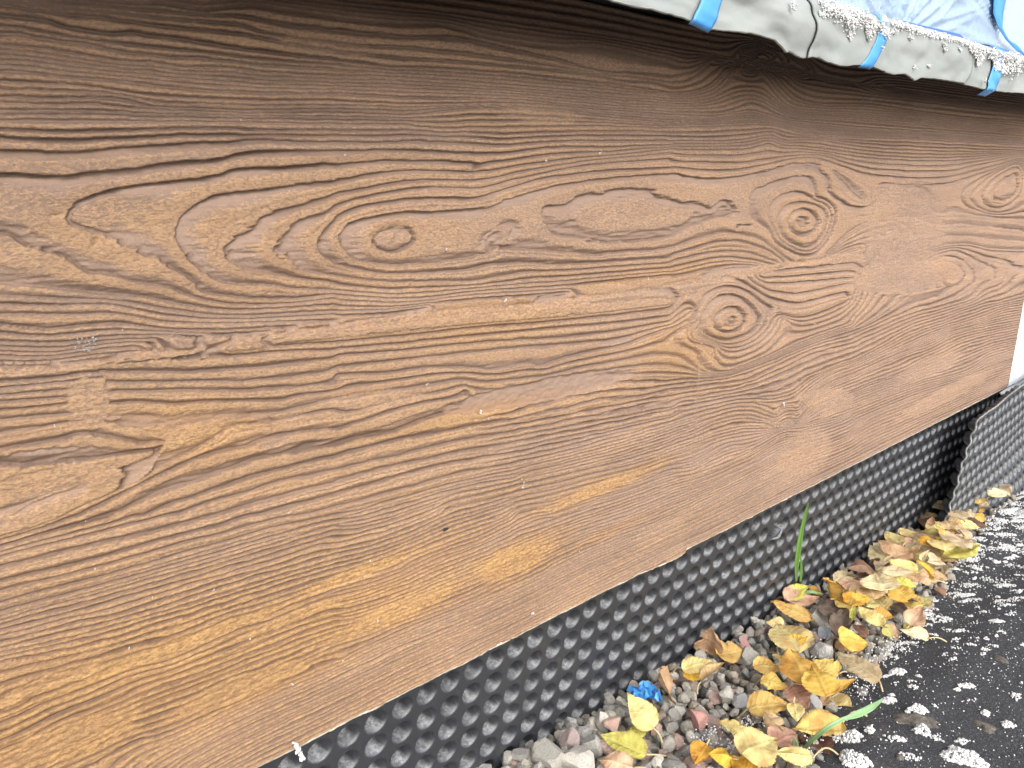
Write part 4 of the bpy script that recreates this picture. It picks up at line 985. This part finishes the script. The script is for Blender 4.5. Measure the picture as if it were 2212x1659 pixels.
def lip(x, s):
    """cross-section of the covering: s 0 at the back of the sill .. .45 front edge .. 1 ragged hem"""
    x = np.asarray(x, float); s = np.asarray(s, float); zb = np.interp(x, RX, RZ) + .0004 * fbm(x * 400, x * 0, 7, 2)
    a = np.clip(s / .4, 0, 1); b = np.clip((s - .4) / .2, 0, 1); c = np.clip((s - .6) / .4, 0, 1)
    y = .39 + (.300 - .39) * a; z = CZ + .108 - .005 * a
    y = y - .0135 * np.sin(b * math.pi / 2); z = z - .0085 * (1 - np.cos(b * math.pi / 2))
    z = np.where(s > .6, (CZ + .0945) + (zb - (CZ + .0945)) * c, z)
    dent = .0062 * fbm(x * 12, s * 2.6, 71, 3) * smooth(.35, .7, s) + .0012 * fbm(x * 60, s * 7, 72, 2) * smooth(.3, .6, s)
    y = y + dent + .003 * c * c * fbm(x * 16, x * 0, 73, 2)
    return y, z
def card(x0f, x1f, off, label, x0=None, x1=None):
    s = np.linspace(0, 1, 60); n = max(30, int((x1 - x0) / .0035)); t = np.linspace(0, 1, n); S, T = np.meshgrid(s, t, indexing='ij')
    xa, xb = x0 + x0f(S), x1 + x1f(S); X = xa + (xb - xa) * T; Y, Z = lip(X, S); Y = Y - off * smooth(.3, .5, S) ; Z = Z + off * smooth(.6, .3, S)
    me = mesh_from('card', np.stack([X, Y, Z], -1).reshape(-1, 3), grid_faces(60, n)); me.materials.append(M['card']); 
    o = link('masking_sheet', me); so = o.modifiers.new('s', 'SOLIDIFY'); so.thickness = .0011; so.offset = 0
    tag(o, label, 'masking sheet', 'grey sheets folded over the window sill')
    E = np.stack([X[-1], Y[-1] - .0006, Z[-1] + .0003], -1); E2 = E + [0, .0010, -.0005]; E3 = E + [0, -.0001, .0004]
    link('torn_hem', mesh_from('hem', np.vstack([E3, E, E2]), grid_faces(3, n)), M['tornedge'], o)
    return o
xs1 = at_y(*win('WT', 320, 300), YL)[0]; xs2 = at_y(*win('WT', 1735, 500), YL)[0]
card(lambda s: 0 * s, lambda s: -.002 + .004 * np.sin(s * 5), 0, 'left grey masking sheet with a wavy torn hem, over the dark sill', -.4, xs1 + .006)
card(lambda s: -.004 * np.sin(s * 5 + .6), lambda s: -.014 * np.clip((s - .75) / .25, 0, 1) + .003 * np.sin(s * 9), .0022, 'middle grey masking sheet between the folded seam and the curved crack', xs1 - .004, xs2 + .002)
card(lambda s: 0 * s - .004, lambda s: 0 * s, .0006, 'right grey masking sheet beyond the curved crack line', xs2 - .02, 2.6)
q = NT('masking_tape'); c = q.coords(); q.set(Base_Color=q.mix(q.noise(60, 3, .5, c), (.045, .23, .56), (.08, .31, .66)), Roughness=.45); q.bump(q.noise(220, 3, .6, c), .3, .001); M['tape'] = q.m
q = NT('masking_tape_dark'); q.set(Base_Color=(.03, .11, .36), Roughness=.45); M['tape2'] = q.m
def tape_over(wn, tl, tr, bl, br, mid, label, hang=0):
    """strip over the lip: tl/tr = its top edge, bl/br = its hem, mid = sideways bulge (m)"""
    def xat(p): return at_y(*win(wn, *p), YL)[0]
    a0, a1, b0, b1 = xat(tl), xat(tr), xat(bl), xat(br)
    s = np.linspace(.30, 1.0 + hang, 34); t = np.linspace(0, 1, 9); S, T = np.meshgrid(s, t, indexing='ij')
    k = np.clip((S - .45) / .55, 0, 1); X = (a0 + (b0 - a0) * k) * (1 - T) + (a1 + (b1 - a1) * k) * T + mid * np.sin(math.pi * k ** .8)
    Y, Z = lip(X, np.minimum(S, 1)); Y = Y - .0032 * smooth(.3, .5, S) - .0010 * np.sin(T * 3.1) * k; Z = Z + .0028 * smooth(.6, .3, S) - np.maximum(S - 1, 0) * .03
    Y = Y + np.maximum(S - 1, 0) * .05
    me = mesh_from('tape', np.stack([X, Y, Z], -1).reshape(-1, 3), grid_faces(34, 9)); o = link('masking_tape', me, M['tape'])
    so = o.modifiers.new('s', 'SOLIDIFY'); so.thickness = .0003
    tag(o, label, 'tape', 'blue tape strips over the sill'); return o
tape_over('W7', (585, -40), (690, -40), (490, 105), (592, 150), .002, 'leftmost blue tape strip holding the left masking sheet', .06)
tape_over('WT', (880, 190), (935, 190), (775, 575), (862, 592), .010, 'blue tape strip kinked in the middle, between the seam and the crack', .05)
tape_over('WT', (1955, 480), (2010, 490), (1850, 790), (1960, 800), .008, 'rightmost blue tape strip near the end of the wood-grain panel', .16)
# film over the window
q = NT('plastic_film'); c = q.coords(); q.set(Base_Color=q.mix(q.noise(12, 4, .55, c), (.20, .30, .47), (.36, .44, .53)), Roughness=.22, Specular_IOR_Level=.7)
q.bump(q.noise(80, 4, .6, q.coords((1, 1, .5)), 1.0), .35, .004); M['film'] = q.m
x_end = at_y(*win('WT', 1985, 120), .376)[0]
def film():
    xs = np.concatenate([np.arange(-.5, .35, .02), np.arange(.35, x_end + .012, .0022)]); zs = np.linspace(CZ + .100, CZ + .46, 150); X, Z = np.meshgrid(xs, zs)
    c0 = at_y(*win('WT', 1130, 190), .37); a = np.arctan2(X - c0[0], Z - c0[2] + .02); r = np.hypot(X - c0[0], Z - c0[2])
    cr = np.abs(vnoise(a * 13 + 3, r * 5, 81) - .5) * 2; Y = .376 - .0045 * (1 - cr) ** 4 * smooth(.0, .02, r) * smooth(.32, .05, r)
    c1 = at_y(*win('WT', 2150, 440), .37); a1 = np.arctan2(X - c1[0], Z - c1[2]); Y -= .0035 * (1 - np.abs(vnoise(a1 * 16, r * 4, 83) - .5) * 2) ** 4 * smooth(.28, .1, x_end - X + 0 * Z)
    Y += .003 * fbm(X * 18, Z * 18, 82, 3)
    me = mesh_from('film', np.stack([X, Y, Z], -1).reshape(-1, 3), grid_faces(*X.shape))
    tag(link('plastic_film', me, M['film']), 'creased bluish plastic film taped over the window above the sill', 'plastic film')
film()
def strip(pts, y, th, mat, label):
    P = [at_y(*win('WT', *p), y) for p in pts]; h = len(P) // 2; A, B = P[:h], P[h:][::-1]; V = []
    for p, q_ in zip(A, B):
        for k in range(5): V.append(p + (q_ - p) * k / 4 + np.array([0, -.0012 * math.sin(k * 1.3 + p[0] * 90), 0]))
    me = mesh_from('tape', V, grid_faces(h, 5)); o = link('masking_tape', me, mat); so = o.modifiers.new('s', 'SOLIDIFY'); so.thickness = .0004; tag(o, label, 'tape'); return o
strip([(940, 172), (1150, 190), (1400, 245), (1640, 300), (1712, 372), (1712, 420), (1600, 400), (1400, 340), (1150, 270), (940, 230)], .345, 0, M['tape2'], 'dark blue tape edge along the foot of the film behind the plaster crumbs')
strip([(1800, 395), (1900, 400), (2050, 432), (2212, 490), (2400, 560), (2400, 640), (2212, 560), (2050, 510), (1900, 460), (1800, 440)], .345, 0, M['tape2'], 'blue tape edge at the right-hand foot of the film')
strip([(1938, -220), (1938, 0), (1930, 120), (1985, 240), (2050, 345), (2150, 450), (2212, 490), (2212, 470), (2150, 405), (2080, 355), (2010, 250), (2028, 120), (2055, 0), (2055, -220)], .370, 0, M['tape'], 'blue tape running down the right-hand side of the film to the sill')
o = link('window_reveal', box(x_end + .004, 2.9, .378, .404, CZ + .085, CZ + .75, .003), M['render'])
tag(o, 'pale blue rendered wall to the right of the taped film', 'wall', kind='thing')

# ------------------------------------------------------------------ white plaster crumbs
q = NT('plaster'); q.set(Base_Color=q.mix(q.noise(300, 3, .6, q.coords()), (.50, .50, .49), (.70, .70, .69)), Roughness=.9); M['plaster'] = q.m
CB = [I0V * (1 + .25 * fbm(I0V[:, 0] * 2 + k, I0V[:, 1] * 2 + I0V[:, 2], k, 2))[:, None] * np.array([1, .85 + .03 * k, .55]) for k in range(8)]
q = NT('scuff_grey'); q.set(Base_Color=(.30, .305, .30), Roughness=.9); M['scuff'] = q.m
class Crumbs:
    def __init__(s, seed): s.V = []; s.n = 0; s.F = []; s.r = np.random.default_rng(seed)
    def add(s, p, size):
        P = CB[s.r.integers(8)] @ rotm(s.r).T * size + p; s.V.append(P); s.F.append(I0F + s.n); s.n += len(P)
    def link(s, name): return link(name, mesh_from(name, np.vstack(s.V), np.vstack(s.F)), M['plaster'])
def clump(C, p0, rx, ry, n, size, ang=0, peak=.004, surf=None):
    """blobs heaped over an uneven patch on the mat (world metres)"""
    r = C.r; sd = r.integers(1000)
    for k in range(n):
        a = r.uniform(0, 2 * math.pi); q_ = math.sqrt(r.random()); lim = .72 + .5 * float(fbm(np.array(math.cos(a) * 1.6 + sd), np.array(math.sin(a) * 1.6), 3, 2))
        dx, dy = q_ * lim * rx * math.cos(a), q_ * lim * ry * math.sin(a)
        x, y = p0[0] + dx * math.cos(ang) - dy * math.sin(ang), p0[1] + dx * math.sin(ang) + dy * math.cos(ang)
        z = float(matz(x, y)) + peak * (1 - q_ ** 2) * r.random() + size * .25
        C.add(np.array([x, y, z]), size * r.uniform(.55, 1.35))
BIG = [((1600, 1350), 250, 130, 'largest white plaster clump on the mat at the bottom right corner'), ((520, 1370), 165, 105, 'white plaster clump at the bottom edge beside the straight-stalked leaf'),
       ((490, 1150), 160, 62, 'long white plaster clump next to the bent grass blade'), ((1160, 895), 150, 45, 'elongated plaster clump just above the brown stain on the mat'),
       ((1205, 1100), 105, 55, 'rounded plaster clump just below the brown stain on the mat'), ((690, 1105), 55, 28, 'small plaster clump right of the long one'),
       ((1840, 920), 55, 28, 'small plaster clump up and left of the beige stained patch'), ((2060, 1030), 80, 32, 'small plaster crumbs right of the beige stained patch'),
       ((870, 790), 100, 35, 'plaster crumbs right at the tip of the bent grass blade'), ((960, 510), 130, 40, 'arrow-shaped plaster streak right of the withered leaf'), ((1640, 645), 95, 20, 'thin plaster streak in the middle of the mat')]
for k, ((u, v), du, dv, lab) in enumerate(BIG):
    p = on_ground(*win('WG', u, v), .006); px = on_ground(*win('WG', u + du, v), .006); py = on_ground(*win('WG', u, v + dv), .006)
    C = Crumbs(300 + k); rx = np.linalg.norm(px - p); ry = np.linalg.norm(py - p); ang = math.atan2(px[1] - p[1], px[0] - p[0])
    clump(C, (0, 0), 0, 0, 0, 1); area = rx * ry * 3.14
    clump(C, p[:2], rx, ry * .9, int(area / (.0015 ** 2) * 1.2) + 12, .0014, ang, .007 if k < 6 else .003)
    c0 = Vector(p); o = C.link('plaster_clump'); tag(o, lab, 'plaster clump', 'white plaster clumps on the felt mat')
def scatter():
    C = Crumbs(9); r = C.r
    # streaks along the mat's folds, dense near the leaves and at the far end
    for k in range(2500):
        x = .40 + 1.35 * r.random() ** .68; w = .002 + .33 * r.random() ** 1.25; y = float(mat_edge(x)) - w
        dens = .35 + .65 * float(smooth(.7, 1.2, x)); 
        if r.random() > dens * (.35 + .9 * float(vnoise(np.array(x * 14), np.array(y * 26), 5))): continue
        n = int(4 + r.exponential(16) * (1 + 1.6 * (x > .95))); ln = r.uniform(.002, .011) * (1 + 1.2 * (x > .95))
        ang = r.normal(-.62, .35)
        clump(C, (x, y), ln, ln * r.uniform(.25, .55), n, .0010 + .0002 * (x > 1), ang, .002)
    for k in range(9000):
        x = .35 + 1.4 * r.random() ** .8; w = .36 * r.random() ** 1.1; y = float(mat_edge(x)) - w
        C.add(np.array([x, y, float(matz(x, y)) + .0002]), r.uniform(.0003, .0011) * (.6 + .4 * r.random()))
    # dust of crumbs on the nearby stones
    for (u, v, n, sp) in [(380, 1320, 60, .008), (240, 1490, 40, .007), (60, 1450, 70, .010), (1080, 990, 60, .014), (960, 1030, 30, .01), (930, 830, 40, .016), (1400, 760, 50, .01), (1290, 860, 60, .016), (1500, 770, 60, .014), (1130, 900, 40, .02), (1560, 730, 30, .01), (1200, 1080, 60, .012), (800, 1500, 30, .012)]:
        p = on_ground(*win('WC', u, v), .016)
        for j in range(n): C.add(p + np.array([r.normal(0, sp), r.normal(0, sp * .5), r.normal(0, .0015)]), r.uniform(.0004, .0011))
    tag(C.link('plaster_crumbs'), kind='stuff')
scatter()
def splatter():
    C = Crumbs(10); r = C.r
    def along(pts, n, spread, size, s0):
        P = [at_y(*win('WT', *p), YL - .002) for p in pts]
        for k in range(n):
            t = r.random() * (len(P) - 1); i = int(t); p = P[i] + (P[min(i + 1, len(P) - 1)] - P[i]) * (t - i); dz = r.normal(0, spread)
            p = p + np.array([r.normal(0, spread), 0, dz]); s = np.clip(.6 - (p[2] - (CZ + .0945)) / .02 * .3, .2, 1)
            p[1] = float(lip(p[0], s)[0]) - .003 - abs(r.normal(0, .0012)); C.add(p, size * r.uniform(.5, 1.4))
    along([(450, 75), (560, 90), (640, 140), (700, 200), (720, 260)], 800, .0024, .0008, 0)
    along([(520, 70), (640, 80), (760, 130), (850, 180), (880, 260)], 800, .0024, .0008, 0)
    along([(820, 230), (840, 300), (845, 350)], 120, .0007, .0008, 0)
    along([(700, 240), (705, 300), (700, 340)], 90, .0006, .0007, 0)
    along([(930, 230), (960, 280), (990, 300)], 300, .0016, .0008, 0)
    along([(1060, 205), (1200, 240), (1320, 275), (1500, 320), (1650, 370), (1760, 400), (1900, 460)], 1100, .0014, .0008, 0)
    along([(1720, 400), (1780, 460), (1850, 500), (1800, 550)], 420, .0018, .0009, 0)
    along([(1930, 470), (2000, 500), (2100, 500), (2212, 540), (2400, 600)], 700, .0022, .0009, 0)
    along([(1980, 540), (2010, 590), (2100, 600), (2180, 630)], 500, .0024, .0010, 0)
    along([(975, 172), (1000, 180)], 25, .001, .0016, 0)
    for a in [(130, 20), (400, 110), (430, 130), (1045, 260), (1075, 270), (1200, 320), (1500, 430), (1610, 430), (1480, 380), (1240, 590), (1370, 570), (2000, 560), (420, 5), (120, 60), (1840, 700), (945, 405)]:
        along([a, (a[0] + 8, a[1] + 30)], 26, .0006, .0006, 0)
    # white bits stuck on the tape strip
    tag(C.link('plaster_splatter'), kind='stuff')
    D = Crumbs(11); r = D.r
    def onp(u, v, n, sx, sz, size, dy=.0035):
        p = at_y(u, v, YW - dy)
        for k in range(n): D.add(p + np.array([r.normal(0, sx), r.normal(0, .0004), r.normal(0, sz)]), size * r.uniform(.5, 1.3))
    for u, v, s in [(1152, 1326, .0014), (1130, 1050, .0016), (1127, 1035, .0008), (1132, 1042, .0008), (1296, 330, .0013), (1300, 326, .0008), (965, 541, .0010), (1093, 648, .0013), (1693, 872, .0016), (1695, 878, .0012), (1040, 890, .0013), (1055, 905, .0008),
                    (920, 830, .0011), (632, 1480, .0008), (816, 1342, .0008), (462, 1272, .0009), (280, 1400, .0010), (1600, 1060, .0007), (745, 335, .0006), (1180, 346, .0007), (1190, 337, .0007), (118, 920, .0006), (205, 1228, .0006), (1980, 880, .0009), (1760, 700, .0008),
                    (1400, 600, .0008), (1550, 950, .0006), (540, 1380, .0008), (624, 1108, .0006), (800, 1210, .0007), (980, 1180, .0006), (740, 1425, .0007), (1048, 1188, .0006), (880, 1250, .0006), (330, 1290, .0006)]:
        onp(u, v, 3, s * .35, s * .5, s * .5)
    for k in range(26): onp(r.uniform(20, 2000), r.uniform(250, 1450), 1, 0, 0, r.uniform(.0002, .0004))
    tag(D.link('plaster_specks'), kind='stuff')
    # drip hanging from the lower edge of the panel
    E = Crumbs(12); r = E.r; p = at_y(636, 1618, YW - .003)
    for k in range(36):
        t = r.random(); E.add(p + np.array([.0045 * t + r.normal(0, .0007), r.normal(0, .0006), -.013 * t + .004 + r.normal(0, .0005)]), r.uniform(.0007, .0016))
    tag(E.link('plaster_drip'), 'white plaster drip hanging from the lower edge of the wood-grain panel', 'plaster drip')
    # pale scrapes where the panel was scuffed
    for name, pts, lab in (('scuff', [(('W4', 450, 515), ('W4', 625, 520)), (('W4', 500, 540), ('W4', 610, 545)), (('W4', 480, 570), ('W4', 605, 572)), (('W4', 530, 590), ('W4', 590, 592))], 'pale grey-white scuff on the ridges at the left of the panel'),
                           ('scuff', [(('WT', 420, 725), ('WT', 500, 722)), (('WT', 490, 700), ('WT', 560, 690)), (('WT', 520, 680), ('WT', 580, 665)), (('WT', 540, 715), ('WT', 600, 720)), (('WT', 600, 690), ('WT', 640, 720)), (('WT', 650, 705), ('WT', 690, 735)), (('WT', 710, 735), ('WT', 745, 755))], 'white scuff on the shaded top of the panel below the masking sheet'),
                           ('scuff', [(('WT', 770, 890), ('WT', 780, 900)), (('WT', 790, 888), ('WT', 800, 903)), (('WT', 815, 890), ('WT', 825, 905)), (('WT', 840, 895), ('WT', 865, 908)), (('WT', 845, 880), ('WT', 870, 884))], 'row of tiny white nicks near the top right of the panel')):
        G = Crumbs(13)
        for (a, b) in pts:
            A, B = at_y(*win(*a), YW - .0026), at_y(*win(*b), YW - .0026)
            for t in np.sort(G.r.random(15)): 
                G.r.random(); G.add(A + (B - A) * t + np.array([0, G.r.normal(0, .0002), G.r.normal(0, .0004)]), G.r.uniform(.0002, .0005))
        o = G.link('plaster_scuff'); o.data.materials[0] = M['scuff']; tag(o, lab, 'plaster scuff')
splatter()

# ------------------------------------------------------------------ grass, crumpled tape, small debris
q = NT('grass'); q.set(Base_Color=q.mix(q.noise(90, 2, .5, q.coords((3, 3, .3))), (.10, .22, .04), (.17, .33, .07)), Roughness=.45); M['grass'] = q.m
q = NT('grass_dusty'); q.set(Base_Color=q.mix(q.noise(90, 2, .5, q.coords()), (.13, .26, .09), (.25, .38, .20)), Roughness=.6); M['grassd'] = q.m
def blade(pts, widths, mat, label, tw=0):
    P = catm3(np.array(pts), 8); n = len(P); V = []
    for i, p in enumerate(P):
        d = P[min(i + 1, n - 1)] - P[max(i - 1, 0)]; d /= np.linalg.norm(d); c = np.array([0, 0, CZ]) - p; c /= np.linalg.norm(c)
        s = np.cross(d, c); s /= np.linalg.norm(s); w = np.interp(i / (n - 1), np.linspace(0, 1, len(widths)), widths) / 2
        for k in (-1, -.5, 0, .5, 1): V.append(p + s * w * k + c * (abs(k) * w * .5))
    me = mesh_from('blade', V, grid_faces(n, 5)); o = link('grass_blade', me, mat); so = o.modifiers.new('s', 'SOLIDIFY'); so.thickness = .0003
    tag(o, label, 'grass', 'grass blades by the dimpled sheet'); return o
def catm3(a, n):
    p = np.vstack([2 * a[0] - a[1], a, 2 * a[-1] - a[-2]]); res = []
    for i in range(1, len(p) - 2):
        t = np.linspace(0, 1, n, endpoint=False)[:, None]
        res.append(.5 * ((2 * p[i]) + (-p[i - 1] + p[i + 1]) * t + (2 * p[i - 1] - 5 * p[i] + 4 * p[i + 1] - p[i + 2]) * t * t + (-p[i - 1] + 3 * p[i] - 3 * p[i + 1] + p[i + 2]) * t ** 3))
    return np.vstack(res + [p[-2][None]])
def r3y(u, v, y): return at_y(*win_r3(u, v), y)
blade([r3y(1895, 985, .364), r3y(1900, 800, .362), r3y(1925, 600, .360), r3y(1960, 400, .358), r3y(2000, 230, .355), r3y(2025, 135, .352)], [.0016, .0042, .0052, .0034, .0028, .0004], M['grass'], 'tall upright green grass blade in front of the dimpled sheet')
blade([r3y(1938, 985, .363), r3y(1950, 880, .362), r3y(1948, 760, .361), r3y(1925, 640, .361)], [.0014, .0026, .0018, .0003], M['grass'], 'short thin grass blade beside the tall upright one')
G0 = lambda u, v, h: on_ground(*win('WC', u, v), h)
blade([G0(745, 385, .020), G0(800, 368, .026), G0(860, 368, .028), G0(930, 384, .022)], [.001, .0030, .0028, .0004], M['grassd'], 'grass blade lying over the leaves at the foot of the tall one')
blade([G0(745, 1555, .006), G0(830, 1470, .028), G0(930, 1385, .044), G0(1050, 1310, .052), G0(1160, 1272, .054), G0(1270, 1220, .054), G0(1372, 1150, .050)], [.0014, .0026, .0032, .0030, .0026, .0050, .0046, .0010], M['grassd'], 'long bent grass blade arching over leaves and plaster')
blade([G0(742, 1560, .004), G0(722, 1500, .020), G0(715, 1430, .034)], [.002, .0052, .0010], M['grassd'], 'short grass blade at the root of the long bent one')
blade([G0(770, 1300, .02), G0(745, 1345, .02), G0(730, 1380, .018)], [.001, .0022, .0004], M['grassd'], 'tiny green blade between two yellow leaves near the bottom')
def crumple():
    p = on_ground(*win('WB', 1285, 1070), .016); n = 9; r = np.random.default_rng(4); V = []
    for i in range(n):
        for j in range(n):
            a, b = i / (n - 1) - .5, j / (n - 1) - .5
            V.append([a * .023 + r.normal(0, .0016), b * .016 + .003 * math.sin(i * 1.9) + r.normal(0, .0014), .0045 * ((i + j) % 2) * r.uniform(.4, 1.2) + .006 * (1 - abs(a) * 2) * (.6 + .4 * math.sin(j * 2.2)) + r.normal(0, .001)])
    V = np.array(V); ca, sa = math.cos(-.55), math.sin(-.55); V[:, :2] = V[:, :2] @ np.array([[ca, sa], [-sa, ca]])
    me = mesh_from('tape', V, grid_faces(n, n), False); o = link('crumpled_tape', me, M['tape'], loc=p); so = o.modifiers.new('s', 'SOLIDIFY'); so.thickness = .0005
    tag(o, 'crumpled scrap of bright blue tape on the gravel against the dimpled sheet', 'tape scrap')
crumple()
def fleck():
    P = stone_shape(900, I1V) * np.array([.0030, .0016, .0024]); p = at_y(963, 1143, YW - .0035)
    o = link('dark_debris', mesh_from('fleck', P, I1F), M['dark'], loc=p); tag(o, 'tiny dark fleck stuck on the lower middle of the wood-grain panel', 'debris')
fleck()
def mat_patch(u, v, rx, ry, label, seed):
    p = on_ground(*win('WG', u, v), .004); px = on_ground(*win('WG', u + rx, v), .004); py = on_ground(*win('WG', u, v + ry), .004); R1, R2 = np.linalg.norm(px - p), np.linalg.norm(py - p); an = math.atan2(px[1] - p[1], px[0] - p[0])
    V = []; n = 40
    for k in range(6):
        for i in range(n + 1):
            a = 2 * math.pi * i / n; q_ = k / 5; l = (.8 + .5 * float(fbm(np.array(math.cos(a) * 1.5 + seed), np.array(math.sin(a) * 1.5), seed, 3))) * q_
            dx, dy = R1 * l * math.cos(a), R2 * l * math.sin(a); x, y = p[0] + dx * math.cos(an) - dy * math.sin(an), p[1] + dx * math.sin(an) + dy * math.cos(an)
            V.append((x, y, float(matz(x, y)) + .0022 * (1 - q_ ** 3) + .0008 * float(fbm(np.array(x * 200), np.array(y * 200), 3, 2)) - .0006 * (k == 5)))
    o = link('mud_patch', mesh_from('mud', V, grid_faces(6, n + 1)), M['mud']); tag(o, label, 'dried mud', 'dried mud patches on the felt mat')
q = NT('mud'); c = q.coords(); q.set(Base_Color=q.ramp(q.noise(160, 5, .7, c), [(.3, (.045, .04, .036)), (.55, (.14, .122, .10)), (.75, (.24, .22, .19))]), Roughness=.95); q.bump(q.noise(500, 4, .7, c), .8, .002); M['mud'] = q.m
mat_patch(1150, 1010, 290, 95, 'broad brown dried mud stain between two plaster clumps', 1)
mat_patch(1835, 1060, 100, 70, 'small beige dried mud patch at the right of the mat', 2)
mat_patch(980, 1370, 55, 28, 'tiny beige mud spot near the bottom of the mat', 3)
mat_patch(1985, 395, 60, 40, 'grey-brown mud spot in the upper right of the mat', 4)
